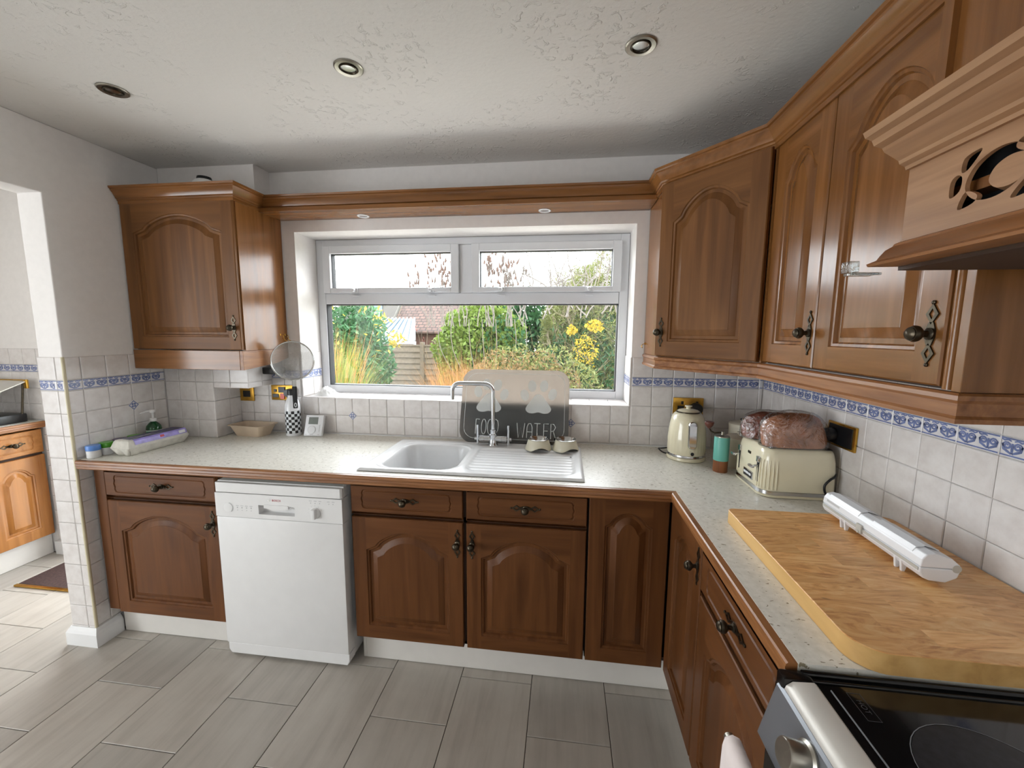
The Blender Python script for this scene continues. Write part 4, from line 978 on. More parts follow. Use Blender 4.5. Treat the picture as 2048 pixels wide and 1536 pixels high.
def ringxy(m, cx, cy, rx, ry, w, z, n=40, a0=0, a1=2*PI):
    m.loops([[(cx+(rx-w)*math.cos(a0+(a1-a0)*i/n), cy+(ry-w)*math.sin(a0+(a1-a0)*i/n), z) for i in range(n+1)], [(cx+rx*math.cos(a0+(a1-a0)*i/n), cy+ry*math.sin(a0+(a1-a0)*i/n), z) for i in range(n+1)]], closed=False)
for cx, cy, r in ((-0.392, -0.178, 0.10), (-0.17, -0.178, 0.08), (-0.392, -0.43, 0.08), (-0.17, -0.43, 0.10)): ringxy(mb, cx, cy, r, r, 0.0012, CZ+0.0004)
mb.build('hob_rings', 'hob_print', hob)
mb = MB()
for cx, cy, r in ((-0.392, -0.178, 0.098), (-0.17, -0.178, 0.078), (-0.392, -0.43, 0.078), (-0.17, -0.43, 0.098)): mb.lathe([(r, 0.0), (r, 0.0002)], 40, (cx, cy, CZ+0.0001))
mb.build('hot_plates', 'hob_ring', hob)
mb = MB(); t_ = text_mb('HOT', 0.012, 0.0001); mb.merge(t_, Matrix.Translation((-0.497, -0.062, CZ+0.0004)) @ Matrix.Rotation(-PI/2, 4, 'Z'))
for a in ((-0.5075, -0.5065, -0.088, -0.036), (-0.4875, -0.4865, -0.088, -0.036), (-0.5065, -0.4875, -0.088, -0.087), (-0.5065, -0.4875, -0.037, -0.036)): mb.box(a[0], a[1], a[2], a[3], CZ+0.0002, CZ+0.0004)
mb.build('hob_lettering', 'hob_print_dim', hob)
# tea towel on the oven handle
random.seed(3)
mb = MB(); nx, nz = 26, 22; rows = []
for i in range(nz+1):
    t = i/nz; row = []
    for j in range(nx+1):
        s_ = j/nx; y = -0.026 - 0.16*s_
        a = t*2.0-1.0
        if abs(a) < 0.16: th = a/0.16*PI/2; px = -0.676+0.0150*math.sin(th); pz = 0.768+0.0150*math.cos(th)
        else: px = -0.676+(0.0150 if a > 0 else -0.0150); pz = 0.768-(abs(a)-0.16)*0.30
        fold = (0.008*math.sin(s_*22+t*2) + 0.004*math.sin(s_*47))*max(0.0, abs(a)-0.18)*1.4
        row.append((px+(abs(fold)*0.5 if a > 0.16 else -abs(fold))*1.0, y, pz+(0.002*abs(math.sin(s_*30)) if abs(a) < 0.2 else 0)+0.002))
    rows.append(row)
mb.loops(rows, closed=False); tw = mb.build('tea_towel', 'cotton', None, smooth=70); so = tw.modifiers.new('thick', 'SOLIDIFY'); so.thickness = 0.002; so.offset = 0
tw.location = (0, -1.4465, 0)
tag(tw, 'crumpled pale tea towel hanging over the cooker handle', 'towel')
# ------------------------------------------------------------------ chopping board
mb = MB(); br = [(-0.470, -0.905), (-0.470, -1.40)]
pts = arc(-0.470+0.018, -0.858-0.018, 0.018, PI/2, PI, 6) + arc(-0.470+0.055, -1.450+0.055, 0.055, PI, 1.5*PI, 10) + arc(-0.006-0.02, -1.450+0.02, 0.02, 1.5*PI, 2*PI, 5) + arc(-0.006-0.02, -0.858-0.02, 0.02, 0, PI/2, 5)
mb.loops([[(x, y, ZT+0.0008) for x, y in pts], [(x, y, ZT+0.0395) for x, y in pts]], True, True, False); mb.mat(1)
mb.loops([[(x, y, ZT+0.0395) for x, y in pts], [(-0.24+(x+0.24)*0.994, -1.154+(y+1.154)*0.996, ZT+0.0408) for x, y in pts]], True, False, True)
tag(mb.build('chopping_board', ['board_side', 'butcher_block'], None, smooth=30), 'thick butcher block chopping board with rounded corners by the cooker', 'chopping board')

# ------------------------------------------------------------------ sink
sk = thing('sink', 'white single bowl inset sink with ribbed drainer', 'sink', (SX0, SY0, ZT))
SW, SD = SX1-SX0, SY1-SY0; nx, ny = 176, 92
def srect(x, y, x0, x1, y0, y1, r):      # signed distance to a rounded rectangle (negative inside)
    dx, dy = abs(x-(x0+x1)/2)-(x1-x0)/2+r, abs(y-(y0+y1)/2)-(y1-y0)/2+r
    return math.hypot(max(dx, 0), max(dy, 0))+min(max(dx, dy), 0)-r
def sm(a, b, t): t = max(0, min(1, (t-a)/(b-a))); return t*t*(3-2*t)
def sink_z(x, y):
    z = 0.0120
    z -= 0.0035*sm(0.0, -0.008, srect(x, y, 0.040, 0.430, 0.030, SD-0.045, 0.085))
    d = srect(x, y, 0.070, 0.415, 0.045, SD-0.075, 0.080)
    z -= 0.150*sm(0.002, -0.040, d)
    dd = srect(x, y, 0.455, SW-0.035, 0.045, SD-0.105, 0.05)
    if dd < 0:
        z -= 0.0045*sm(0, -0.012, dd)
        for k in range(9):
            yy = 0.070+0.037*k
            if yy < SD-0.12: z -= 0.0028*max(0, 1-abs(y-yy)/0.0065)*sm(0, -0.02, dd)
    e = min(x, SW-x, y, SD-y); z -= 0.009*(1-sm(0, 0.010, e))
    return z
mb = MB(); rows = [[(SW*i/nx, SD*j/ny, sink_z(SW*i/nx, SD*j/ny)) for i in range(nx+1)] for j in range(ny+1)]
mb.loops(rows, closed=False); mb.build('basin', 'sink_white', sk, smooth=60)
mb = MB(); mb.lathe([(0.040, -0.1378), (0.040, -0.1355), (0.030, -0.1368), (0.0, -0.1368)], 24, (0.245, 0.22, 0)); mb.build('waste', 'chrome', sk, smooth=40)
mb = MB(); mb.lathe([(0.004, 0.0095), (0.004, 0.0102)], 10, (SW-0.052, 0.30, 0)); mb.build('overflow_hole', 'gasket', sk)
# ------------------------------------------------------------------ mixer tap
tp = thing('mixer_tap', 'chrome bridge style mixer tap with square swan spout behind sink', 'tap', (-1.345, -0.137, ZT+0.0085))
mb = MB(); mb.lathe([(0.026, 0.0), (0.026, 0.005), (0.021, 0.012), (0.020, 0.040), (0.020, 0.058), (0.0165, 0.062), (0.0165, 0.075), (0.0185, 0.077), (0.0185, 0.083), (0.013, 0.085)], 24); mb.build('body', 'chrome', tp, smooth=40)
mb = MB(); mb.lathe([(0.0155, -0.072), (0.0175, -0.070), (0.0175, -0.046), (0.0165, -0.045), (0.0165, 0.045), (0.0175, 0.046), (0.0175, 0.070), (0.0155, 0.072)], 20, (0,0,0.034), 'x'); mb.build('cross_bar', 'chrome', tp, smooth=40)
for s_ in (-1, 1):
    mb = MB(); mb.lathe([(0.009, 0.072), (0.009, 0.096), (0.006, 0.097)] if s_ > 0 else [(0.006, -0.097), (0.009, -0.096), (0.009, -0.072)], 14, (0,0,0.034), 'x'); mb.tube([(s_*0.080, -0.004, 0.004), (s_*0.080, -0.004, 0.108)], 0.0065, 12); mb.build('lever', 'chrome', tp, smooth=40)
sp = [(0, 0, 0.080), (0, 0, 0.275)] + [(0.0-0.045*(1-math.cos(a)), 0, 0.275+0.045*math.sin(a)) for a in [PI/2*k/8 for k in range(1, 9)]] + [(-0.172-0.042*math.sin(a), 0, 0.278+0.042*math.cos(a)) for a in [PI/2*k/8 for k in range(0, 9)]] + [(-0.214, 0, 0.235)]
mb = MB(); mb.tube(sp, 0.0105, 14); mb.build('spout', 'chrome', tp, smooth=50)

# ------------------------------------------------------------------ pet mat leaning on the sill
pmx = thing('pet_mat', 'grey rounded pet feeding mat with white paws leaning on the window sill', 'mat', (-1.252, -0.078, ZT+0.0015)); pmx.rotation_euler = (-0.335, 0, -0.012)
MWd, MHt = 0.585, 0.405
mb = MB(); oc = rrect(-MWd/2, MWd/2, 0, MHt, 0.07, 8); mb.prism(oc, -0.0035, 0.0); mb.build('mat', 'pet_mat_silicone', pmx)
y_ = -0.0042
pr = MB()
oi = rrect(-MWd/2+0.022, MWd/2-0.022, 0.024, MHt-0.022, 0.06, 8); oi2 = rrect(-MWd/2+0.0245, MWd/2-0.0245, 0.0265, MHt-0.0245, 0.058, 8)
pr.loops([[(x, y_, z) for x, z in oi], [(x, y_, z) for x, z in oi2]])
def oval(cu, cv, a, b, rot):
    pr.add([(cu+a*math.cos(t)*math.cos(rot)-b*math.sin(t)*math.sin(rot), y_, cv+a*math.cos(t)*math.sin(rot)+b*math.sin(t)*math.cos(rot)) for t in [2*PI*k/22 for k in range(22)]], [tuple(range(22))])
for cu, toes in ((-0.139, ((-0.202, 0.278, 0.25), (-0.158, 0.320, 0.12), (-0.095, 0.318, -0.12), (-0.057, 0.266, -0.3))), (0.130, ((0.054, 0.266, 0.25), (0.093, 0.316, 0.12), (0.157, 0.318, -0.12), (0.204, 0.273, -0.25)))):
    for a, b, r_ in toes: oval(a, b, 0.0225, 0.032, r_)
    pad = blob([(-0.055, -0.046), (-0.068, -0.024), (-0.040, 0.020), (-0.018, 0.048), (0.0, 0.054), (0.018, 0.048), (0.040, 0.020), (0.068, -0.024), (0.055, -0.046), (0.028, -0.050), (0.0, -0.044), (-0.028, -0.050)], 3)
    pr.add([(cu+u, y_, 0.218+v) for u, v in pad], [tuple(range(len(pad)))])
def strokes(lines, u, v, w, h, wd=0.0042):
    for ln in lines:
        pts = [Vector((u+a*w, v+b*h)) for a, b in ln]; vs = []; n = len(pts)
        for i in range(n):
            t = (pts[min(i+1, n-1)]-pts[max(i-1, 0)]).normalized(); nn = Vector((-t.y, t.x))*wd/2
            vs += [(pts[i].x+nn.x, y_, pts[i].y+nn.y), (pts[i].x-nn.x, y_, pts[i].y-nn.y)]
        pr.add(vs, [(2*i, 2*i+1, 2*i+3, 2*i+2) for i in range(n-1)])
ell = [(0.5+0.5*math.cos(t), 0.5+0.5*math.sin(t)) for t in [2*PI*k/20 for k in range(21)]]
half = [(0.12, 0), (0.5, 0.04), (0.9, 0.3), (0.98, 0.6), (0.8, 0.92), (0.4, 1), (0.1, 1), (0.1, 0)]
GL = {'F': [[(0.1, 0), (0.1, 1), (0.9, 0.98)], [(0.1, 0.55), (0.7, 0.56)]], 'O': [ell], 'D': [half], 'W': [[(0, 1), (0.22, 0), (0.5, 0.7), (0.78, 0), (1, 1)]], 'A': [[(0.05, 0), (0.08, 0.75), (0.3, 0.98), (0.7, 0.98), (0.92, 0.75), (0.95, 0)], [(0.06, 0.42), (0.94, 0.42)]],
      'T': [[(0, 1), (1, 1)], [(0.5, 1), (0.5, 0)]], 'E': [[(0.9, 1), (0.1, 1), (0.1, 0), (0.9, 0)], [(0.1, 0.52), (0.75, 0.52)]], 'R': [[(0.1, 0), (0.1, 1), (0.6, 0.98), (0.88, 0.78), (0.6, 0.55), (0.12, 0.5)], [(0.5, 0.52), (0.92, 0)]]}
for i, ch in enumerate('FOOD'): strokes(GL[ch], -0.206+0.0335*i, 0.048, 0.026, 0.080)
for i, (ch, u) in enumerate(zip('WATER', (0.020, 0.072, 0.112, 0.160, 0.197))): strokes(GL[ch], u, 0.036, 0.042 if ch == 'W' else 0.032, 0.078)
pr.build('paw_print', 'pet_mat_print', pmx)
mb = MB(); mb.box(0.218, 0.252, -0.0045, -0.0036, 0.028, 0.042); mb.build('care_mark', 'gasket', pmx)
# ------------------------------------------------------------------ pet bowls on the drainer
def pet_bowl(label, loc, rz):
    t = thing('pet_bowl', label, 'bowl', loc, rz, 'pet bowls on the drainer')
    mb = MB(); seg = 48; rings = []
    def notch(a): return 0.019*max(0, math.cos(2*a))**1.2
    for r, z in ((0.0655, 0.0), (0.066, 0.004), (0.060, 0.020), (0.052, 0.044), (0.049, 0.0505), (0.046, 0.0505), (0.047, 0.040), (0.056, 0.012), (0.0605, 0.0)):
        rings.append([(r*math.cos(2*PI*k/seg), r*math.sin(2*PI*k/seg), max(z, notch(2*PI*k/seg+PI/2))) for k in range(seg)])
    mb.loops(rings+[rings[0]]); mb.build('stand', 'bowl_cream', t, smooth=40)
    mb = MB(); mb.lathe([(0.0505, 0.0515), (0.0515, 0.0535), (0.049, 0.0545), (0.046, 0.050), (0.040, 0.026), (0.030, 0.020), (0.0, 0.019)], 40, caps=False); mb.build('steel_dish', 'steel', t, smooth=40)
    return t
pet_bowl('cream pet bowl with steel dish on drainer, nearer the tap', (-1.108, -0.180, ZT+0.0125), 0.25)
pet_bowl('cream pet bowl with steel dish on drainer, nearer the kettle', (-0.9735, -0.172, ZT+0.0125), 0.55)

# ------------------------------------------------------------------ kettle
kt = thing('kettle', 'cream ribbed electric kettle with chrome handle on the worktop', 'kettle', (-0.405, -0.185, ZT)); kt.scale = (0.89, 0.89, 1.0)
def kr(z): # body radius by height
    for (z0, r0), (z1, r1) in zip(KP, KP[1:]):
        if z <= z1: t = (z-z0)/(z1-z0); return r0+(r1-r0)*t
    return KP[-1][1]
KP = [(0.030, 0.093), (0.10, 0.0925), (0.14, 0.091), (0.17, 0.087), (0.195, 0.081), (0.21, 0.074), (0.219, 0.065), (0.223, 0.058)]
mb = MB(); seg = 96; rings = []
for i in range(32):
    z = 0.030+0.193*i/31; fl = 0.0028*max(0, min(1, (0.150-z)/0.05))*max(0, min(1, (z-0.034)/0.01))
    rings.append([((kr(z)+fl*abs(math.cos(15*2*PI*k/seg/1.0)))*math.cos(2*PI*k/seg), (kr(z)+fl*abs(math.cos(15*2*PI*k/seg)))*math.sin(2*PI*k/seg), z) for k in range(seg)])
mb.loops(rings, True, True, True); mb.build('body', 'cream_enamel', kt, smooth=50)
mb = MB(); mb.lathe([(0.093, 0.0), (0.097, 0.003), (0.097, 0.014), (0.094, 0.018)], 40); mb.build('base', 'cream_enamel', kt, smooth=40)
mb = MB(); mb.lathe([(0.0925, 0.018), (0.0945, 0.020), (0.0945, 0.028), (0.0925, 0.031)], 40); mb.build('base_ring', 'chrome', kt, smooth=40)
mb = MB(); mb.lathe([(0.0595, 0.221), (0.0595, 0.2265), (0.056, 0.228)], 40); mb.build('lid_ring', 'pewter', kt, smooth=40)
mb = MB(); mb.lathe([(0.0555, 0.2275), (0.048, 0.233), (0.030, 0.237), (0.012, 0.238), (0.011, 0.246), (0.018, 0.249), (0.018, 0.253), (0.0, 0.254)], 30); mb.build('lid', 'cream_enamel', kt, smooth=40)
ha = -1.57
def hstrip(w, zlo, zhi, off, mat, name, bul=0.0):
    m = MB(); pts = rrect(-w, w, zlo, zhi, w*0.98, 10); ring0 = []; ring1 = []; ring2 = []
    for s_, z in pts:
        r = kr(z); a = ha + s_/r
        ring0.append(((r-0.004)*math.cos(a), (r-0.004)*math.sin(a), z)); ring1.append(((r+off)*math.cos(a), (r+off)*math.sin(a), z))
        zc = (zlo+zhi)/2; s2, z2 = s_*0.72, zc+(z-zc)*0.95; r2 = kr(z2); a2 = ha+s2/r2; ring2.append(((r2+off+bul)*math.cos(a2), (r2+off+bul)*math.sin(a2), z2))
    rr = [ring0, ring1, ring2]; m.loops(rr, True, False, False)
    # bridge the middle by strips across
    n = len(pts); o = len(m.v); m.v += ring2
    half_ = n//2
    for k in range(half_-1):
        a, b = k, k+1; c_, d_ = n-1-k-1, n-1-k
        m.face((o+a, o+b, o+c_, o+d_))
    m.build(name, mat, kt, smooth=60)
hstrip(0.0235, 0.062, 0.196, 0.0075, 'cream_enamel', 'handle_surround', 0.001)
hstrip(0.0195, 0.066, 0.192, 0.0115, 'chrome', 'handle', 0.006)
mb = MB(); a = ha+0.05; mb.lathe([(0.0085, -0.002), (0.0085, 0.003), (0.006, 0.004)], 14, (0, 0, 0), 'x'); o = mb.build('socket_cap', 'gasket', kt); o.location = (0.0925*math.cos(a), 0.0925*math.sin(a), 0.042); o.rotation_euler = (0, 0, a)
mb = MB(); mb.tube(smooth_path([(-0.085, 0.03, 0.010), (-0.115, 0.015, 0.020), (-0.135, 0.012, 0.034), (-0.130, 0.05, 0.030), (-0.10, 0.11, 0.016), (-0.04, 0.150, 0.012), (0.00, 0.155, 0.010)]), 0.0035, 8); mb.build('cord', 'black_plastic', kt, smooth=60)
# ------------------------------------------------------------------ coffee grinder
gr = thing('coffee_grinder', 'turquoise hand coffee grinder with wooden base and crank beside kettle', 'coffee grinder', (-0.312, -0.362, ZT))
mb = MB(); mb.lathe([(0.0285, 0.0), (0.0292, 0.002), (0.0292, 0.050)], 36); mb.build('wood_base', 'walnut_z', gr, smooth=40)
mb = MB(); mb.lathe([(0.0300, 0.0505), (0.0305, 0.052), (0.0305, 0.150), (0.0295, 0.152)], 36); mb.build('body', 'turquoise', gr, smooth=40)
mb = MB(); mb.lathe([(0.029, 0.1522), (0.029, 0.156), (0.010, 0.158), (0.006, 0.160), (0.006, 0.174), (0.0, 0.175)], 24); mb.build('top_cap', 'brushed_nickel', gr, smooth=40)
mb = MB(); mb.tube([(0.0, 0.0, 0.170), (-0.030, 0.006, 0.166), (-0.044, 0.010, 0.172), (-0.052, 0.012, 0.186)], 0.0032, 8); cr = mb.build('crank', 'pewter', gr, smooth=50)
mb = MB(); mb.lathe([(0.004, 0.184), (0.010, 0.190), (0.017, 0.200), (0.0195, 0.210), (0.018, 0.214), (0.0, 0.216)], 24, (-0.052, 0.012, 0)); mb.build('crank_knob', 'brown_knob', gr, smooth=50)
# ------------------------------------------------------------------ canisters
def canister(label, loc, r, h, knob):
    t = thing('canister', label, 'canister', loc, 0, 'cream storage canisters')
    mb = MB(); mb.lathe([(r*0.97, 0.0), (r, 0.003), (r, h-0.004), (r*0.985, h)], 36); mb.build('body', 'cream_matt', t, smooth=40)
    mb = MB(); mb.lathe([(r*1.02, h+0.0005), (r*1.02, h+0.014), (r*0.9, h+0.020), (r*0.30, h+0.022), (0, h+0.022)], 36); ld = mb.build('lid', 'cream_matt', t, smooth=40)
    mb = MB(); mb.lathe([(0.006, h+0.021), (0.006, h+0.026), (0.013, h+0.031), (0.012, h+0.039), (0.0, h+0.042)], 18); mb.build('knob', knob, ld, smooth=50)
canister('short cream storage canister standing behind the turquoise coffee grinder', (-0.205, -0.275, ZT), 0.058, 0.118, 'cream_matt')
canister('tall cream storage canister in the tiled corner behind the toaster', (-0.135, -0.130, ZT), 0.060, 0.150, 'black_plastic')

# ------------------------------------------------------------------ toaster
ts = thing('toaster', 'cream four-slice toaster with chrome levers in the tiled corner', 'toaster', (-0.140, -0.518, ZT))
TWx, TWy = 0.258, 0.255
def tring(z, sx, sy, r, n=8, fl=0.0):
    return [(x, y, z) for x, y in rrect(-sx/2, sx/2, -sy/2, sy/2, r, n)]
mb = MB(); prof = [(0.024, 1.0), (0.06, 1.0), (0.10, 0.992), (0.135, 0.975), (0.158, 0.945), (0.170, 0.915), (0.176, 0.875), (0.178, 0.84)]
mb.loops([tring(z, TWx*k, TWy*k, 0.045*k) for z, k in prof], True, True, True); mb.build('body', 'cream_enamel', ts, smooth=50)
mb = MB()      # vertical flutes round the front corners
for cx, cy, a0 in ((-TWx/2+0.045, -TWy/2+0.045, PI), (-TWx/2+0.045, TWy/2-0.045, PI/2)):
    for k in range(7):
        a = a0+PI/2*(k/6); p = [(cx+(0.0455)*math.cos(a)*1.0, cy+0.0455*math.sin(a), 0.030), (cx+0.0455*math.cos(a), cy+0.0455*math.sin(a), 0.09), (cx*0.985+0.0440*math.cos(a), cy*0.985+0.0440*math.sin(a), 0.135)]
        mb.tube(p, [0.0034, 0.0031, 0.001], 8)
stuff(mb.build('flutes', 'cream_enamel', ts, smooth=60))
mb = MB(); mb.loops([tring(0.012, TWx+0.008, TWy+0.008, 0.048), tring(0.0235, TWx+0.006, TWy+0.006, 0.048)], True, True, True); mb.build('chrome_band', 'chrome', ts, smooth=40)
mb = MB(); mb.loops([tring(0.002, TWx+0.006, TWy+0.006, 0.048), tring(0.0115, TWx+0.010, TWy+0.010, 0.048)], True, True, True); mb.build('base', 'cream_enamel', ts, smooth=40)
mb = MB()
for yy in (-0.062, 0.062): mb.box(-0.105, 0.105, yy-0.042, yy+0.042, 0.1775, 0.1792)
mb.build('slot_plate', 'gasket', ts)
fx = -TWx/2
for yy in (-0.080, 0.080):
    mb = MB(); mb.box(fx-0.0015, fx+0.003, yy-0.006, yy+0.006, 0.045, 0.128); lv = mb.build('lever_slot', 'gasket', ts)
    mb = MB(); mb.cbox(fx-0.004, fx+0.004, yy-0.009, yy+0.009, 0.118, 0.140, 0.002); mb.tube([(fx-0.002, yy, 0.103), (fx-0.020, yy, 0.103)], 0.004, 8); mb.cbox(fx-0.030, fx-0.018, yy-0.016, yy+0.016, 0.098, 0.108, 0.004); mb.build('lever', 'chrome', lv, smooth=40)
mb = MB(); mb.cbox(fx-0.003, fx+0.002, -0.048, 0.028, 0.036, 0.066, 0.001); bd = mb.build('button_plate', 'chrome', ts, smooth=35)
mb = MB(); mb.box(fx-0.0036, fx-0.0028, -0.044, 0.024, 0.040, 0.062); mb.build('button_inset', 'gasket', bd)
for k in range(3): mb = MB(); mb.cbox(fx-0.006, fx-0.0034, -0.040+0.021*k, -0.023+0.021*k, 0.049, 0.058, 0.001); mb.build('button', 'white_plastic', bd)
mb = MB(); mb.cbox(fx+0.001, fx+0.006, -0.012, 0.012, 0.128, 0.138, 0.0015); mb.build('badge', 'pewter', ts)
mb = MB(); mb.tube(smooth_path([(0.098, -TWy/2-0.004, 0.012), (0.076, -TWy/2-0.009, 0.030), (0.070, -TWy/2-0.010, 0.058), (0.086, -TWy/2-0.009, 0.080), (0.108, -TWy/2+0.002, 0.088), (0.124, -0.10, 0.090)]), 0.0040, 8); mb.build('cord', 'black_plastic', ts, smooth=60)
# ------------------------------------------------------------------ loaves in bags on the toaster
def loaf(label, loc, rz, lx, ly, lz, mat, seed, baglabel):
    random.seed(seed)
    def sph(s, noise_a, px, py, pz):
        m = MB(); nu, nv = 36, 22; rings = []
        for i in range(nv+1):
            th = PI*i/nv; row = []
            for j in range(nu):
                ph = 2*PI*j/nu
                n_ = 1+noise_a*(math.sin(3*ph+seed)*math.sin(4*th)+0.6*math.sin(7*ph+2*seed)*math.sin(6*th+1)+0.4*math.sin(13*ph)*math.sin(11*th+seed))
                x = math.copysign(abs(math.sin(th)*math.cos(ph))**0.75, math.cos(ph)); y = math.copysign(abs(math.sin(th)*math.sin(ph))**0.8, math.sin(ph)); z = math.copysign(abs(math.cos(th))**0.8, math.cos(th))
                z = (max(z, -0.32)+0.32)/1.32
                row.append((x*px*n_*s, y*py*n_*s, max(0.0, (z*pz*s*n_))))
            rings.append(row)
        m.loops(rings, True); return m
    m = sph(1.0, 0.035, lx/2, ly/2, lz); o = m.build('bread_loaf', mat, None, smooth=70); o.location = (loc[0], loc[1], loc[2]+0.0025); o.rotation_euler = (0, 0, rz); tag(o, label, 'bread', 'loaves on the toaster')
    m = sph(1.06, 0.012, lx/2, ly/2, lz+0.002); m.v = [(x*1.03+0.004*math.sin(40*z), y*1.05, (z-0.001)*1.05) for x, y, z in m.v]
    # gathered neck of the bag at one end
    o = m.build('plastic_bag', 'bag_film', None, smooth=70); o.location = (loc[0], loc[1], loc[2]+0.0008); o.rotation_euler = (0, 0, rz); tag(o, baglabel, 'bag', 'bread bags on the toaster')
loaf('brown crusted loaf in a clear bag on the near half of the toaster', (-0.150, -0.582, ZT+0.1795), 0.0, 0.215, 0.098, 0.118, 'crust', 3, 'clear plastic bag wrapped round the brown loaf on the toaster')
loaf('dark seeded loaf in a clear bag on the far half of the toaster', (-0.175, -0.460, ZT+0.1795), 0.0, 0.200, 0.098, 0.098, 'crust_seeded', 8, 'clear plastic bag wrapped round the seeded loaf on the toaster')

# ------------------------------------------------------------------ cling film dispenser on the board
D0, D1 = Vector((-0.158, -0.865, 0)), Vector((-0.165, -1.222, 0)); dd = D1-D0
cf = thing('cling_film_dispenser', 'long white plastic cling film dispenser lying on the chopping board', 'dispenser', ((D0.x+D1.x)/2, (D0.y+D1.y)/2, ZT+0.0410), math.atan2(dd.y, dd.x)+PI/2)
hl_ = dd.length/2
sec = [(-0.020, 0.010), (0.012, 0.008), (0.034, 0.020), (0.038, 0.034), (0.038, 0.040), (-0.040, 0.040), (-0.040, 0.028), (-0.034, 0.016)]
sec2 = [(-0.040, 0.041), (0.038, 0.041), (0.036, 0.050), (0.020, 0.064), (-0.014, 0.074), (-0.030, 0.070), (-0.038, 0.058)]
mb = MB(); mb.prism(sec, -hl_, hl_); mb.build('tray', 'white_plastic', cf, bevel=0.003)
mb = MB(); mb.prism(sec2, -hl_, hl_); lid = mb.build('lid', 'white_plastic', cf, bevel=0.002)
mb = MB(); mb.prism([(-0.037, 0.062), (-0.030, 0.073), (-0.012, 0.0775), (0.016, 0.068), (0.018, 0.066), (-0.012, 0.0755), (-0.029, 0.0715), (-0.035, 0.061)], -hl_+0.030, -0.018); mb.prism([(-0.037, 0.062), (-0.030, 0.073), (-0.012, 0.0775), (0.016, 0.068), (0.018, 0.066), (-0.012, 0.0755), (-0.029, 0.0715), (-0.035, 0.061)], 0.030, hl_-0.020); mb.build('slide_cover', 'white_plastic', lid, bevel=0.001)
mb = MB(); mb.prism([(-0.0415, 0.031), (-0.0405, 0.031), (-0.0405, 0.0385), (-0.0415, 0.0385)], -hl_+0.004, hl_-0.004); mb.build('cutter_strip', 'grey_plastic', cf)
mb = MB(); mb.cbox(-0.0455, -0.0395, 0.002, 0.022, 0.024, 0.048, 0.002); mb.lathe([(0.004, -0.047), (0.004, -0.043)], 10, (0, 0.012, 0.028), 'x'); mb.build('latch', 'grey_plastic', cf, smooth=40)
for yy in (-0.115, 0.085): 
    mb = MB(); mb.prism([(-0.040, 0.030), (-0.036, 0.000), (-0.030, 0.000), (-0.026, 0.014)], yy-0.012, yy-0.006); mb.prism([(-0.040, 0.030), (-0.036, 0.000), (-0.030, 0.000), (-0.026, 0.014)], yy+0.006, yy+0.012); mb.build('foot', 'white_plastic', cf)
    mb = MB(); mb.prism([(0.030, 0.018), (0.028, 0.0), (0.022, 0.0), (0.018, 0.012)], yy-0.010, yy+0.010); mb.build('foot', 'white_plastic', cf)
mb = MB(); mb.lathe([(0.009, hl_*-1-0.001), (0.009, -hl_+0.001)], 14, (0.030, 0, 0.042), 'y'); mb.build('roller_end', 'grey_plastic', cf)
mb = MB(); mb.box(-0.006, 0.010, hl_-0.052, hl_-0.034, 0.0722, 0.0724) if False else mb.prism([(-0.0392, 0.0500), (-0.0386, 0.0500), (-0.0380, 0.0560), (-0.0386, 0.0560)], hl_-0.075, hl_-0.018); mb.build('print_mark', 'appliance_grey', cf)

# ------------------------------------------------------------------ left end of the worktop
def jar(label, loc, lidmat, r=0.0255, h=0.058):
    t = thing('jar', label, 'jar', loc, random.uniform(-1, 1), 'small lidded jars by the egg carton')
    mb = MB(); mb.lathe([(r*0.93, 0.0), (r, 0.003), (r, h*0.58), (r*0.97, h*0.60)], 28); mb.build('pot', 'label_white', t, smooth=40)
    mb = MB(); mb.lathe([(r*1.03, h*0.605), (r*1.05, h*0.64), (r*1.05, h*0.94), (r*0.98, h), (0, h)], 28); mb.build('lid', lidmat, t, smooth=40)
jar('small white jar with a blue lid at the front end of the worktop', (-3.142, -0.588, ZT+0.0005), 'lid_blue')
jar('small white jar with a dark green lid next to the blue one', (-3.142, -0.532, ZT+0.0005), 'lid_green')
jar('small jar with a purple lid beside the egg carton', (-3.142, -0.468, ZT+0.0005), 'lid_purple', 0.029)
jar('small jar with a lime green lid beside the soap bottle', (-3.142, -0.400, ZT+0.0005), 'lid_lime', 0.029)
sb = thing('soap_bottle', 'green glass soap bottle with white pump in the tiled corner', 'bottle', (-3.122, -0.318, ZT+0.0005), 0.6)
mb = MB(); mb.lathe([(0.030, 0.0), (0.033, 0.004), (0.033, 0.074), (0.030, 0.090), (0.020, 0.104), (0.0125, 0.110), (0.0125, 0.116)], 32); mb.build('body', 'green_bottle', sb, smooth=50)
mb = MB(); seg = 20; mb.loops([[(0.0336*math.cos(-2.6+2.8*k/seg), 0.0336*math.sin(-2.6+2.8*k/seg), z) for k in range(seg+1)] for z in (0.014, 0.070)], closed=False); lb = mb.build('label', 'label_white', sb, smooth=60)
mb = MB(); mb.loops([[(0.0339*math.cos(-2.6+2.8*k/seg), 0.0339*math.sin(-2.6+2.8*k/seg), z) for k in range(seg+1)] for z in (0.053, 0.066)], closed=False); mb.build('label_band', 'label_green', lb, smooth=60)
mb = MB(); mb.lathe([(0.0150, 0.114), (0.0150, 0.128), (0.008, 0.131), (0.0045, 0.132), (0.0045, 0.158), (0.013, 0.160), (0.014, 0.172), (0.010, 0.176), (0, 0.176)], 20); mb.tube([(0, 0, 0.167), (-0.022, -0.01, 0.168), (-0.045, -0.020, 0.160)], [0.007, 0.006, 0.004], 10); mb.build('pump', 'frosted_pump', sb, smooth=50)
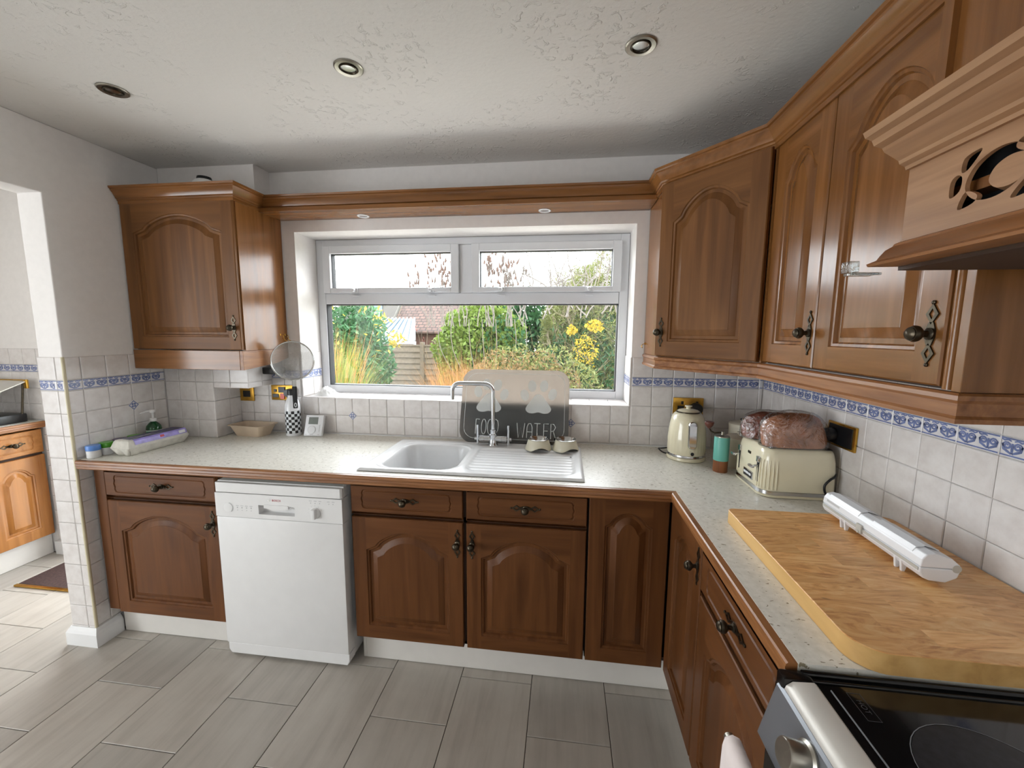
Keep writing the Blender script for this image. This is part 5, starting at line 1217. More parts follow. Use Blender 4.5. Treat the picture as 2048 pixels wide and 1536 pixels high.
# egg carton
eg = thing('egg_carton', 'grey pulp egg carton with purple printed label on the worktop', 'egg carton', (-3.028, -0.415, ZT+0.0005), -0.04); eg.scale = (1.0, 1.0, 1.12)
EL, EW = 0.30, 0.108
def eggring(z, k, amp):
    pts = []; n = 96
    for i in range(n):
        t = i/n*2*(EL+EW); 
        if t < EL: x, y, s_ = EW/2, -EL/2+t, t/EL*6
        elif t < EL+EW: x, y, s_ = EW/2-(t-EL), EL/2, (t-EL)/EW*2
        elif t < 2*EL+EW: x, y, s_ = -EW/2, EL/2-(t-EL-EW), (t-EL-EW)/EL*6
        else: x, y, s_ = -EW/2+(t-2*EL-EW), -EL/2, (t-2*EL-EW)/EW*2
        sc = 1-amp*(1-abs(math.sin(PI*s_)))
        r = 0.022
        # soften corners
        ax, ay = abs(x)/(EW/2), abs(y)/(EL/2)
        pts.append((x*k*(sc if abs(abs(x)-EW/2) < 1e-6 else 1), y*(1-(1-k)*0.35)*((1-amp*0.4*(1-abs(math.sin(PI*s_)))) if abs(abs(y)-EL/2) < 1e-6 else 1), z))
    return pts
mb = MB(); mb.loops([eggring(0.0, 0.72, 0.22), eggring(0.010, 0.86, 0.20), eggring(0.024, 0.96, 0.12), eggring(0.033, 1.0, 0.0)], True, True, True); mb.build('tray', 'pulp', eg, smooth=60)
mb = MB(); mb.loops([eggring(0.0335, 1.0, 0.0), eggring(0.044, 0.93, 0.02), eggring(0.060, 0.82, 0.02), eggring(0.066, 0.72, 0.0)], True, True, True); el = mb.build('lid', 'pulp', eg, smooth=60)
mb = MB(); z_ = 0.0668; mb.add([(-0.037, -0.118, z_), (0.037, -0.118, z_), (0.037, 0.140, z_), (-0.037, 0.140, z_)], [(0,1,2,3)]); lt = mb.build('top_label', 'label_navy', el)
mb = MB(); mb.add([(0.0392, -0.118, 0.0672), (0.0455, -0.118, 0.0612), (0.0522, -0.118, 0.0448), (0.0522, 0.140, 0.0448), (0.0455, 0.140, 0.0612), (0.0392, 0.140, 0.0672)], [(0,1,4,5), (1,2,3,4)]); mb.build('side_label', 'label_violet', el)
mb = MB(); mb.add([(0.0464, 0.098, 0.0612), (0.0515, 0.098, 0.0485), (0.0515, 0.132, 0.0485), (0.0464, 0.132, 0.0612)], [(0,1,2,3)]); mb.add([(0.030, -0.118, 0.0670), (0.026, -0.118, 0.0670), (-0.026, 0.05, 0.0670), (-0.022, 0.05, 0.0670)], [(0,1,2,3)]); mb.add([(-0.02, -0.118, 0.0670), (-0.026, -0.118, 0.0670), (0.024, 0.03, 0.0670), (0.029, 0.03, 0.0670)], [(0,1,2,3)]); mb.build('label_print', 'label_white', lt)
mb = MB(); mb.add([(0.0464, 0.002, 0.0612), (0.0500, 0.002, 0.0522), (0.0500, 0.022, 0.0522), (0.0464, 0.022, 0.0612)], [(0,1,2,3)]); mb.build('label_flash', 'label_red', lt)
mb = MB(); mb.box(-0.012, 0.020, 0.146, 0.178, 0.026, 0.0285); mb.build('closing_tab', 'pulp', eg)
# beige tub
tb = thing('plastic_tub', 'empty beige plastic tub by the tiled boxing', 'tub', (-2.738, -0.092, ZT+0.0005), -0.08)
mb = MB()
def tubr(z, a, b, r): return [(x, y, z) for x, y in rrect(-a, a, -b, b, r, 6)]
mb.loops([tubr(0.0, 0.082, 0.044, 0.02), tubr(0.060, 0.107, 0.064, 0.024), tubr(0.060, 0.116, 0.072, 0.028), tubr(0.063, 0.116, 0.072, 0.028), tubr(0.063, 0.104, 0.062, 0.024), tubr(0.004, 0.079, 0.042, 0.018)], True, True, True)
mb.build('tub', 'tub_beige', tb, smooth=35)
# checkered bottle
cb = thing('checkered_bottle', 'white steel drinks bottle with black checkered pattern', 'bottle', (-2.510, -0.062, ZT+0.0005))
mb = MB(); mb.lathe([(0.038, 0.0), (0.0405, 0.003), (0.0405, 0.0155)], 40); mb.build('foot_band', 'white_plastic', cb, smooth=40)
mb = MB(); mb.lathe([(0.0405, 0.0158), (0.0405, 0.1422)], 64, caps=False); mb.build('print_band', 'checker_print', cb, smooth=40)
mb = MB(); mb.lathe([(0.0405, 0.1425), (0.0405, 0.152), (0.038, 0.176), (0.031, 0.200), (0.024, 0.216), (0.0215, 0.222), (0.0215, 0.230)], 40); mb.build('shoulder', 'white_plastic', cb, smooth=60)
mb = MB(); mb.lathe([(0.0225, 0.2305), (0.0225, 0.258), (0.020, 0.262), (0, 0.262)], 28); mb.build('cap', 'black_plastic', cb, smooth=40)
# thermostat
th = thing('thermostat', 'white wireless thermostat leaning against the tiles', 'thermostat', (-2.385, -0.074, ZT+0.0005)); th.rotation_euler = (-0.36, 0, 0.07)
mb = MB(); mb.cbox(-0.051, 0.051, -0.011, 0.011, 0.0, 0.118, 0.003); bb = mb.build('case', 'white_plastic', th, smooth=40)
mb = MB(); mb.box(-0.032, 0.022, -0.0118, -0.0108, 0.066, 0.106); mb.build('display', 'lcd', bb)
mb = MB(); mb.lathe([(0.023, -0.0108), (0.023, -0.014), (0.020, -0.0165), (0.0, -0.0168)], 28, (-0.008, 0, 0.034), 'y'); mb.build('dial', 'white_plastic', bb, smooth=35)
mb = MB(); mb.box(0.034, 0.037, -0.0116, -0.0108, 0.024, 0.064); mb.box(-0.046, -0.034, -0.0116, -0.0108, 0.006, 0.010); mb.box(-0.018, 0.004, -0.0116, -0.0108, 0.005, 0.008); mb.box(0.028, 0.038, -0.0116, -0.0108, 0.006, 0.009); mb.box(-0.046, -0.034, -0.0116, -0.0108, 0.110, 0.112); mb.build('markings', 'appliance_grey', bb)
# ------------------------------------------------------------------ sieve and hooks
dv = Vector((0.778, 0.628, 0)); nv_ = Vector((0.628, -0.778, 0)); sc_ = Vector((-2.450, -0.120, 1.343))
sv = thing('sieve', 'round wire mesh sieve with black handle hanging from the wall cabinet', 'sieve', tuple(sc_), math.atan2(dv.y, dv.x)); RS = 0.104
mb = MB(); mb.tube([(RS*math.cos(a), 0, RS*math.sin(a)) for a in [2*PI*k/48 for k in range(49)]], 0.0042, 8, False); mb.loops([[(RS*math.cos(a), y, RS*math.sin(a)) for a in [2*PI*k/48 for k in range(48)]] for y in (-0.002, 0.012)]); mb.build('rim', 'steel', sv, smooth=60)
mb = MB(); rings = []
for i in range(9):
    f_ = i/8; rr_ = RS*0.985*math.cos(f_*PI/2*0.97); yy = 0.008+0.052*math.sin(f_*PI/2)
    rings.append([(rr_*math.cos(2*PI*k/36), yy, rr_*math.sin(2*PI*k/36)) for k in range(36)])
mb.loops(rings, True, False, True); mb.build('mesh_bowl', 'steel_mesh', sv, smooth=70)
mb = MB(); mb.cbox(-0.010, 0.010, -0.004, 0.004, -RS-0.038, -RS+0.002, 0.002); mb.build('ferrule', 'steel', sv)
mb = MB(); mb.cbox(-0.012, 0.012, -0.008, 0.008, -RS-0.158, -RS-0.036, 0.006); hn = mb.build('handle', 'black_plastic', sv, smooth=45)
mb = MB(); pth = [(0.005*math.cos(a), -0.0085, -RS-0.138+0.011*math.sin(a)) for a in [2*PI*k/16 for k in range(17)]]; mb.tube(pth, 0.0016, 6, False); mb.build('hanging_ring', 'white_plastic', hn)
mb = MB()
for a, s_ in ((PI/2+0.16, -1), (PI/2-0.02, 1)): mb.tube([(RS*math.cos(a), 0, RS*math.sin(a)), (RS*math.cos(a)-0.016, 0.004, RS*math.sin(a)+0.010), (RS*math.cos(a)-0.020, 0.008, RS*math.sin(a)+0.020)], 0.0022, 6)
mb.build('rim_hooks', 'brass', sv, smooth=50)
for lab, yy in (('small brass cup hook on the cabinet side, the front one above the sieve', -0.060), ('small brass cup hook on the cabinet side, the back one above the sieve', -0.022)):
    mb = MB(); x0 = XL+cw+0.0006; mb.lathe([(0.006, 0), (0.006, 0.002), (0.003, 0.004)], 10, (x0, yy, 1.482), 'x'); mb.tube([(x0+0.002, yy, 1.482), (x0+0.016, yy, 1.480), (x0+0.022, yy, 1.470), (x0+0.018, yy, 1.460), (x0+0.010, yy, 1.462)], 0.0018, 6)
    tag(mb.build('cup_hook', 'brass', None, smooth=50), lab, 'hook', 'cup hooks')
mb = MB(); x0 = -0.5866; mb.lathe([(0.006, -0.004), (0.006, 0)], 10, (x0, -0.030, 1.452), 'x'); mb.tube([(x0-0.003, -0.030, 1.452), (x0-0.014, -0.030, 1.448), (x0-0.018, -0.030, 1.438), (x0-0.012, -0.030, 1.430)], 0.002, 6)
tag(mb.build('cup_hook', 'brass', None, smooth=50), 'small metal cup hook on the corner cabinet side by the window', 'hook', 'cup hooks')
# crumpled cloth on the sill
from mathutils import noise as mnoise
mb = MB(); n = 30; rows = []
for i in range(n+1):
    row = []
    for j in range(n+1):
        u, v = i/n*2-1, j/n*2-1; r = min(1.0, math.sqrt(u*u+v*v)); e_ = max(0.0, 1-r*r)
        q_ = Vector((u*2.2, v*2.2, 0.7)); w_ = abs(mnoise.noise(q_*1.3)); h = e_*(0.012+0.040*(1-w_*1.8)*e_+0.012*abs(mnoise.noise(q_*3.1)))
        row.append((-2.392+0.072*u*(1+0.25*mnoise.noise(Vector((v*1.5, 3.1, u)))), 0.092+0.058*v*(1+0.25*mnoise.noise(Vector((u*1.5, 7.7, v)))), WS+0.0012+max(0.0, h)))
    rows.append(row)
mb.loops(rows, closed=False); tag(mb.build('cloth', 'paper_white', None, smooth=30), 'crumpled white cloth on the window sill', 'cloth')
# bowl on top of the left wall cabinet
mb = MB(); mb.lathe([(0.075, 0.0), (0.080, 0.003), (0.080, 0.012), (0.074, 0.050), (0.060, 0.088), (0.040, 0.112), (0.030, 0.118), (0.028, 0.128), (0.0, 0.128)], 36)
o = tag(mb.build('mixing_bowl', 'paper_white', None, smooth=50), 'upturned white bowl on top of the left wall cabinet', 'bowl'); o.location = (-2.790, -0.232, 2.1292)
mb = MB(); mb.lathe([(0.0305, 0.110), (0.034, 0.112), (0.0305, 0.130), (0.0285, 0.1305)], 24); ob = mb.build('foot_rim', 'gasket', o)
# black cable pouch tucked beneath the cabinet
mb = MB(); mb.cbox(-2.664, -2.580, -0.085, -0.004, 1.262, 1.300, 0.006); tag(mb.build('black_box', 'black_plastic', None, smooth=40), 'small black box tucked below the left wall cabinet', 'box')

# ------------------------------------------------------------------ sockets
def socket(name, label, loc, rz, w, h, kind):
    t = thing(name, label, 'socket' if 'socket' in name else 'switch', loc, rz, 'brass sockets and switches')
    mb = MB(); mb.cbox(-w/2, w/2, -0.008, 0.0, -h/2, h/2, 0.002); p = mb.build('plate', 'brass', t, smooth=40)
    def blk(nm, m, x0, x1, z0, z1, d=0.004):
        b = MB(); b.cbox(x0, x1, -0.008-d, -0.007, z0, z1, 0.001); return b.build(nm, m, p)
    if kind == 'double':
        for s_ in (-1, 1):
            c = s_*0.036
            blk('outlet', 'black_plastic', c-0.016, c+0.016, -0.030, 0.002, 0.0015); blk('rocker', 'black_plastic', c-0.0, c+0.012, 0.010, 0.026, 0.003)
    if kind == 'cooker':
        blk('rocker', 'black_plastic', -0.026, 0.014, 0.0, 0.034, 0.006); blk('neon', 'neon_red', -0.016, 0.010, -0.036, -0.004, 0.006)
        blk('rocker', 'black_plastic', -0.056, -0.040, 0.004, 0.020, 0.003); blk('outlet', 'black_plastic', -0.066, -0.028, -0.028, -0.008, 0.002); blk('outlet', 'black_plastic', 0.018, 0.050, -0.028, -0.008, 0.002)
    if kind == 'single': blk('rocker', 'black_plastic', -0.022, 0.022, -0.020, 0.016, 0.003)
    if kind == 'dark':
        blk('insert', 'black_plastic', -w/2+0.010, w/2-0.012, -h/2+0.008, h/2-0.008, 0.003)
    return t
socket('wall_switch', 'small brass wall switch beside the tiled boxing', (-2.834, -0.0008, 1.138), 0, 0.088, 0.088, 'single')
socket('wall_socket', 'brass cooker socket with red neon switch behind the checkered bottle', (-2.602, -0.0008, 1.148), 0, 0.148, 0.088, 'cooker')
socket('wall_socket', 'brass double wall socket behind the kettle', (-0.355, -0.0008, 1.134), 0, 0.148, 0.088, 'double')
socket('wall_socket', 'brass framed black wall socket on the right wall behind toaster', (-0.0008, -0.612, 1.146), -PI/2, 0.146, 0.086, 'dark')
def plug(label, loc, rz, r=0.026, cord=True):
    t = thing('plug', label, 'plug', loc, rz, 'black mains plugs')
    mb = MB(); mb.lathe([(r, 0.0), (r, -0.020), (r*0.85, -0.030), (0, -0.031)], 20, (0,0,0), 'y'); mb.build('cap', 'black_plastic', t, smooth=40)
    if not cord: return
    mb = MB(); mb.tube([(0, -0.014, -r+0.002), (0.0, -0.016, -r-0.03), (0.004, -0.012, -r-0.07), (0.004, -0.010, -r-0.11)], 0.0035, 8); mb.build('cord', 'black_plastic', t, smooth=60)
plug('black mains plug in the socket behind the kettle', (-0.318, -0.0115, 1.124), 0, 0.030)
plug('black mains plug in the cooker socket behind the checkered bottle', (-2.556, -0.0115, 1.150), 0, 0.024)
plug('black mains plug in the right wall socket behind toaster', (-0.0125, -0.578, 1.143), -PI/2, 0.024, False)

# ------------------------------------------------------------------ downlights
def downlight(label, loc, tilt):
    t = thing('downlight', label, 'downlight', loc, tilt, 'recessed ceiling downlights')
    mb = MB(); mb.lathe([(0.0465, -0.0005), (0.0465, -0.003), (0.043, -0.0055), (0.031, -0.004), (0.029, -0.0005)], 40, caps=False); mb.build('bezel', 'brushed_nickel', t, smooth=40)
    mb = MB(); mb.lathe([(0.0285, -0.0008), (0.0285, -0.0065), (0.0255, -0.0075), (0.0245, -0.0025)], 36, caps=False); o = mb.build('inner_ring', 'pewter', t, smooth=40); o.rotation_euler = (0.05, 0.03, 0)
    mb = MB(); mb.lathe([(0.0245, -0.0006), (0.0245, -0.0024), (0.018, -0.0030), (0.0, -0.0032)], 30); mb.build('lens', 'steel', t, smooth=50)
downlight('recessed nickel ceiling downlight nearest the doorway', (-2.628, -0.769, CEIL), 0.3)
downlight('recessed nickel ceiling downlight, the middle one of three', (-1.714, -0.790, CEIL), 0.9)
downlight('recessed nickel ceiling downlight nearest the right wall cabinets', (-0.783, -0.788, CEIL), 1.8)
def pelmetlight(label, loc):
    t = thing('pelmet_light', label, 'downlight', loc, 0, 'small lights in the window pelmet')
    mb = MB(); mb.lathe([(0.031, -0.0004), (0.031, -0.003), (0.027, -0.005), (0.021, -0.003), (0.020, -0.0004)], 32, caps=False); mb.build('bezel', 'white_plastic', t, smooth=40)
    mb = MB(); mb.lathe([(0.0195, -0.0005), (0.0195, -0.0025), (0.0, -0.003)], 24); mb.build('lens', 'chrome', t, smooth=50)
pelmetlight('small round light in the pelmet above the left window half', (-2.052, -0.050, 2.105))
pelmetlight('small round light in the pelmet above the right window half', (-1.102, -0.050, 2.105))

# ------------------------------------------------------------------ utility room beyond the opening
uc = thing('base_cabinet', 'honey oak base cabinet with drawer and arched door in the utility room', 'cabinet', (-4.375, -0.275, 0), 0, 'oak base cabinets')
mb = MB()
for a in ((-0.55, -0.002, 0.0, 0.016, 0.146, 0.872), (-0.55, -0.002, 0.290, 0.306, 0.146, 0.872), (-0.55, -0.002, 0.016, 0.290, 0.146, 0.162), (-0.03, -0.002, 0.016, 0.290, 0.690, 0.712)): mb.box(*a)
mb.build('body', 'carcass', uc)
drawer(uc, 0.300, 0.150, (0.0, 0.003, 0.712), PI/2, 'utility_oak_y'); door(uc, 0.300, 0.545, (0.0, 0.003, 0.150), PI/2, 'utility_oak_z', 'utility_oak_z', ah=0.06)
uc2 = copy_tree(uc); uc2.location.y = -0.585; uc2['label'] = 'honey oak base cabinet in the utility room, nearer the opening'
mb = MB(); mb.box(-4.42, -4.404, -0.585, 0.038, 0.002, 0.144); tag(mb.build('plinth', 'white_plinth', None), 'white plinth below the utility room cabinets', 'plinth', 'white cabinet plinths')
uw = thing('worktop', 'speckled laminate worktop with oak edge in the utility room', 'worktop', (0, 0, 0))
mb = MB(); mb.box(-4.94, -4.352, -0.60, 0.038, ZT-0.038, ZT); mb.build('surface', 'worktop_laminate', uw)
mb = MB(); mb.sweep(nos, [(-4.352, -0.60), (-4.352, 0.038)]); mb.build('edging', 'edge_oak_y', uw, smooth=30)
gl = thing('glass_lid_grill', 'table top grill with a raised glass lid on the utility worktop', 'grill', (-4.56, -0.12, ZT+0.0005))
mb = MB(); mb.cbox(-0.20, 0.16, -0.13, 0.12, 0.0, 0.055, 0.01); mb.build('base', 'black_plastic', gl, smooth=40)
mb = MB(); mb.add([(-0.22, -0.10, 0.155), (0.130, -0.10, 0.155), (0.195, 0.115, 0.265), (-0.22, 0.115, 0.265), (-0.22, -0.10, 0.149), (0.130, -0.10, 0.149), (0.195, 0.115, 0.259), (-0.22, 0.115, 0.259)], [(0,1,2,3), (7,6,5,4), (0,4,5,1), (1,5,6,2), (2,6,7,3), (3,7,4,0)]); ld = mb.build('lid', 'steel_trim', gl)
mb = MB(); mb.tube([(-0.22, 0.116, 0.268), (0.195, 0.116, 0.268)], 0.004, 8); mb.cbox(0.178, 0.200, 0.108, 0.122, 0.215, 0.272, 0.003); mb.build('brass_hinge', 'brass', ld, smooth=40)
mb = MB(); mb.box(-0.22, 0.132, -0.105, -0.098, 0.128, 0.150); mb.build('lid_edge', 'black_plastic', ld)
mb = MB(); mb.tube([(-0.19, 0.10, 0.05), (-0.19, 0.112, 0.262)], 0.006, 8); mb.tube([(0.15, 0.10, 0.05), (0.17, 0.112, 0.258)], 0.006, 8); mb.build('lid_stay', 'pewter', gl, smooth=40)
mb = MB(); pts = rrect(-0.09, 0.09, -0.07, 0.07, 0.06, 8); rg = [[(x*k, y*k, z) for x, y in pts] for z, k in ((0.0, 0.9), (0.02, 1.0), (0.07, 0.98), (0.105, 0.8), (0.118, 0.5))]
mb.loops(rg, True, True, True); o = mb.build('chopper', 'white_plastic', None, smooth=50); o.location = (-4.490, -0.325, ZT+0.0005); tag(o, 'rounded white kitchen appliance at the front of the utility worktop', 'appliance')
mb = MB(); mb.cbox(-0.022, 0.022, -0.0715, -0.066, 0.018, 0.030, 0.002); mb.build('vent', 'gasket', o)
dm = thing('doormat', 'dark brown doormat with brass edge strip on the utility floor', 'mat', (0, 0, 0))
mb = MB(); mb.cbox(-4.165, -3.40, -0.300, -0.030, 0.0005, 0.010, 0.003); mb.build('pile', 'doormat', dm)
mb = MB(); mb.cbox(-4.170, -3.40, -0.318, -0.301, 0.0005, 0.011, 0.002); mb.build('edge_strip', 'brass', dm)
bn = thing('cloth_stand_in', 'white bin shape standing in for cloth at the left edge by the utility cabinets', 'bin', (-4.235, -0.475, 0.0))  # bin shape put in place of a hanging white cloth
mb = MB(); mb.lathe([(0.085, 0.001), (0.088, 0.004), (0.100, 0.22)], 28); mb.build('bucket', 'white_plastic', bn, smooth=40)
mb = MB(); mb.lathe([(0.103, 0.2205), (0.103, 0.232), (0.08, 0.246), (0, 0.250)], 28); mb.build('lid', 'white_plastic', bn, smooth=40)

# ------------------------------------------------------------------ garden
GZ = -0.35
mb = MB(); mb.box(-30, 20, 0.31, 32, GZ-0.2, GZ); g_ = mb.build('garden_ground', 'lawn'); struct(g_)
mb = MB()
for i in range(18):
    for j in range(4): mb.box(-6.5+0.6*i, -5.912+0.6*i, 0.40+0.6*j, 0.988+0.6*j, GZ, GZ+0.02)
struct(mb.build('patio_paving', 'patio_slab'))
def leaves(mb, n, c, rad, ln, wd, shell=0.55, zmin=None, droop=0.0, fold=False):
    for _ in range(n):
        while True:
            p = Vector((random.uniform(-1, 1), random.uniform(-1, 1), random.uniform(-1, 1))); d = p.length
            if d <= 1 and d > random.random()*shell: break
        bumpy = 1+0.10*math.sin(p.x*9+c[0])*math.sin(p.z*8+c[1]*3)
        q = Vector((c[0]+p.x*rad[0]*bumpy, c[1]+p.y*rad[1]*bumpy, c[2]+p.z*rad[2]*bumpy))
        if zmin is not None and q.z < zmin: continue
        a = Vector((random.gauss(0, 1), random.gauss(0, 1), random.gauss(0, 1)-droop)).normalized(); b = a.cross(Vector((random.gauss(0, 1), random.gauss(0, 1), random.gauss(0, 1)))).normalized()
        l_, w_ = ln*random.uniform(0.6, 1.3), wd*random.uniform(0.7, 1.2)
        o = len(mb.v); mb.v += [tuple(q-a*l_/2), tuple(q+b*w_/2-a*l_*0.08), tuple(q+a*l_/2), tuple(q-b*w_/2-a*l_*0.08)]; mb.face((o, o+1, o+2, o+3))
def blades(mb, n, c, sx, sy, h, lean, wd, hv=0.35):
    for _ in range(n):
        a = random.uniform(0, 2*PI); r = math.sqrt(random.random()); x, y = c[0]+sx*r*math.cos(a), c[1]+sy*r*math.sin(a); hh = h*random.uniform(1-hv, 1.05); ln = lean*random.uniform(0.2, 1.3)*(0.4+r)
        dx, dy = math.cos(a+random.gauss(0, 0.6))*ln, math.sin(a+random.gauss(0, 0.6))*ln; tw = random.uniform(0, PI); wx, wy = math.cos(tw)*wd/2, math.sin(tw)*wd/2
        o = len(mb.v); K = 5
        for k in range(K):
            t = k/(K-1); s_ = (1-t)**0.7; droop = 0.30*ln*t**3
            mb.v += [(x+dx*t*t+wx*s_, y+dy*t*t+wy*s_, c[2]+hh*(t-0.25*(ln/h)*t**3)-droop*0.3), (x+dx*t*t-wx*s_-0.0005, y+dy*t*t-wy*s_, c[2]+hh*(t-0.25*(ln/h)*t**3)-droop*0.3)]
        for k in range(K-1): mb.face((o+2*k, o+2*k+1, o+2*k+3, o+2*k+2))
def branches(mb, start, dirv, length, r, depth, spread=0.6, seg=5, tips=None, up=0.1):
    p = Vector(start); d = Vector(dirv).normalized(); pts = [p.copy()]
    for i in range(seg):
        d = (d+Vector((random.gauss(0, 0.16), random.gauss(0, 0.16), random.gauss(0, 0.12)+up*0.3))).normalized(); p = p+d*length/seg; pts.append(p.copy())
    mb.tube(pts, [r*(1-0.55*i/seg) for i in range(seg+1)], 5 if r > 0.012 else 3, False)
    if depth > 0:
        for k in range(random.randint(2, 4)):
            q = pts[random.randint(2, seg)]; nd = (d+Vector((random.gauss(0, spread), random.gauss(0, spread), random.gauss(0, spread)*0.8+up))).normalized(); branches(mb, q, nd, length*random.uniform(0.45, 0.75), r*0.5, depth-1, spread, seg, tips, up)
    elif tips is not None: tips.append((pts[-1], d))
PB = None
def fitb(mb):
    for ax, (lo, hi) in ((0, PB[0]), (1, PB[1])):
        a, b = min(v[ax] for v in mb.v), max(v[ax] for v in mb.v)
        na, nb = max(a, lo), min(b, hi)
        if a < lo or b > hi:
            k = (nb-na)/(b-a); mb.v = [tuple(na+(c-a)*k if i == ax else c for i, c in enumerate(v)) for v in mb.v]
    return mb
def plant(name, label, cat, c): return thing(name, label, cat, (0, 0, 0), 0, 'plants in the garden outside the window')
random.seed(21)
# laurel bush
PB = ((-7, -3.9), (4.12, 5.7))
t = plant('laurel_bush', 'dark green glossy laurel bush at left outside the window', 'bush', 0)
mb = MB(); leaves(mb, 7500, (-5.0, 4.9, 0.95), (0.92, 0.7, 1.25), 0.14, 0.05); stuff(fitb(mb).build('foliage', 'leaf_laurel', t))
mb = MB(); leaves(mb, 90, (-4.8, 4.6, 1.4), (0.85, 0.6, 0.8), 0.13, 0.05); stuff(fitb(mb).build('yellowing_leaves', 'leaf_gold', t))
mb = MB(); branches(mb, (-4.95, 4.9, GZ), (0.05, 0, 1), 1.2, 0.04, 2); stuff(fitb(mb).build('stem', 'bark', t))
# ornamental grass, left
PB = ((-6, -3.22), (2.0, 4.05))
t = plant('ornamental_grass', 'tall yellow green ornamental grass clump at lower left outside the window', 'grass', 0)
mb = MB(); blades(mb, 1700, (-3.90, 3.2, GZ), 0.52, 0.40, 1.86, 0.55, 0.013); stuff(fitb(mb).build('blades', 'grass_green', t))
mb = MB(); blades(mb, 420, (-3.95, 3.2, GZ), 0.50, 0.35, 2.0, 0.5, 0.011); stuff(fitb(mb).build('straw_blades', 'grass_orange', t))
# ornamental grass, russet
PB = ((-3.2, -1.0), (2.0, 4.05))
t = plant('ornamental_grass', 'low russet orange grass clump left of the pet mat outside the window', 'grass', 0)
mb = MB(); blades(mb, 1500, (-2.62, 3.2, GZ), 0.50, 0.35, 1.58, 0.5, 0.011); stuff(fitb(mb).build('blades', 'grass_orange', t))
mb = MB(); blades(mb, 330, (-2.45, 3.3, GZ), 0.60, 0.35, 1.9, 0.5, 0.008); stuff(fitb(mb).build('dry_stems', 'leaf_rust', t))
# ivy hedge
PB = ((-3.86, -1.66), (5.75, 7.08))
t = plant('ivy_hedge', 'large rounded yellow green ivy mound behind the middle of window', 'hedge', 0)
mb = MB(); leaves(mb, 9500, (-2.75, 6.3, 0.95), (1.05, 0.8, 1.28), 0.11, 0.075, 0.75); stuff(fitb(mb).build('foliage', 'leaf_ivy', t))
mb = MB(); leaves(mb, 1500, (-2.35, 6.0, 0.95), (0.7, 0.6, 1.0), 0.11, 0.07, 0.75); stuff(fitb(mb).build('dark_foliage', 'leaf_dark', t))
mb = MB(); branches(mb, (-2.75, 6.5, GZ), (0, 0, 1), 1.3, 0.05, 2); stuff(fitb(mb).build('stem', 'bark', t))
# rust shrub in front
PB = ((-3.1, -0.2), (4.12, 5.05))
t = plant('rust_bush', 'tangled brown and olive shrub just behind the pet mat', 'shrub', 0)
mb = MB(); leaves(mb, 6000, (-1.75, 4.7, 0.42), (1.15, 0.5, 0.82), 0.07, 0.022, 0.7); stuff(fitb(mb).build('foliage', 'leaf_rust', t))
mb = MB(); leaves(mb, 4200, (-1.45, 4.8, 0.5), (1.2, 0.5, 0.85), 0.08, 0.03, 0.7); stuff(fitb(mb).build('green_foliage', 'leaf_olive', t))
mb = MB()
for k in range(26): branches(mb, (-1.75+random.uniform(-0.9, 0.9), 4.5+random.uniform(-0.3, 0.3), GZ), (random.gauss(0, 0.3), random.gauss(0, 0.2), 1), random.uniform(0.9, 1.5), 0.008, 1, 0.7)
stuff(fitb(mb).build('stem', 'leaf_rust', t))
# willow-leaved tree at right
PB = ((-1.62, 1.6), (5.72, 7.4))
t = plant('willow_leaved_tree', 'tall olive leaved tree with twisting pale trunks at right outside the window', 'tree', 0)
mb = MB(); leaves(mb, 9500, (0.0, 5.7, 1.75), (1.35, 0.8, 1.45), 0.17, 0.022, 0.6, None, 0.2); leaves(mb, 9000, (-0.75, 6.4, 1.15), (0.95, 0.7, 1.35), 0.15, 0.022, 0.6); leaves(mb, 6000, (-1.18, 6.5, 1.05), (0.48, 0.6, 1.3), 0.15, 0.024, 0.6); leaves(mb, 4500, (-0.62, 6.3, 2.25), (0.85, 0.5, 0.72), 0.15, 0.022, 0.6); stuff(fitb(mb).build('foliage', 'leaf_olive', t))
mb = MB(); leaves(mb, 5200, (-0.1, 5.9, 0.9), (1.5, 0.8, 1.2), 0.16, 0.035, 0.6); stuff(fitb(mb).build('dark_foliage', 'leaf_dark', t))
tr = MB()
for s_, dv_, L_ in (((-0.42, 4.9, GZ), (0.16, 0.05, 1), 3.0), ((-0.30, 5.0, GZ), (0.30, 0.05, 1), 2.6), ((-0.95, 5.3, GZ), (0.02, 0, 1), 2.6), ((-0.50, 4.9, 0.5), (-0.8, 0.1, 0.6), 1.0), ((-0.9, 5.1, 0.3), (0.9, 0.0, -0.05), 0.8)):
    branches(tr, s_, dv_, L_, 0.042, 3, 0.75, 7)
mb = tr; stuff(fitb(mb).build('trunk', 'bark', t))
tw_ = MB()
for k in range(34): branches(tw_, (random.uniform(-2.0, 0.5), 5.2+random.uniform(-0.3, 0.5), random.uniform(0.4, 1.6)), (random.gauss(0, 0.6), 0.05, random.uniform(0.3, 1.0)), random.uniform(0.6, 1.2), 0.010, 2, 0.9, 6, None, 0.05)
stuff(fitb(tw_).build('twig', 'bark', t))
# yellow flowering shrub
PB = ((-1.1, -0.2), (5.44, 5.66))
t = plant('yellow_bush', 'bright yellow leaved shrub among branches at right outside the window', 'shrub', 0)
mb = MB(); leaves(mb, 260, (-0.60, 5.55, 1.16), (0.26, 0.2, 0.34), 0.06, 0.035, 0.0); leaves(mb, 150, (-0.44, 5.55, 1.64), (0.17, 0.15, 0.12), 0.07, 0.045, 0.2); leaves(mb, 120, (-0.86, 5.55, 1.56), (0.12, 0.1, 0.10), 0.06, 0.04, 0.2); stuff(fitb(mb).build('foliage', 'leaf_yellow', t))
mb = MB(); branches(mb, (-0.60, 5.55, GZ), (0, 0, 1), 1.4, 0.015, 2, 0.5); stuff(fitb(mb).build('stem', 'bark', t))
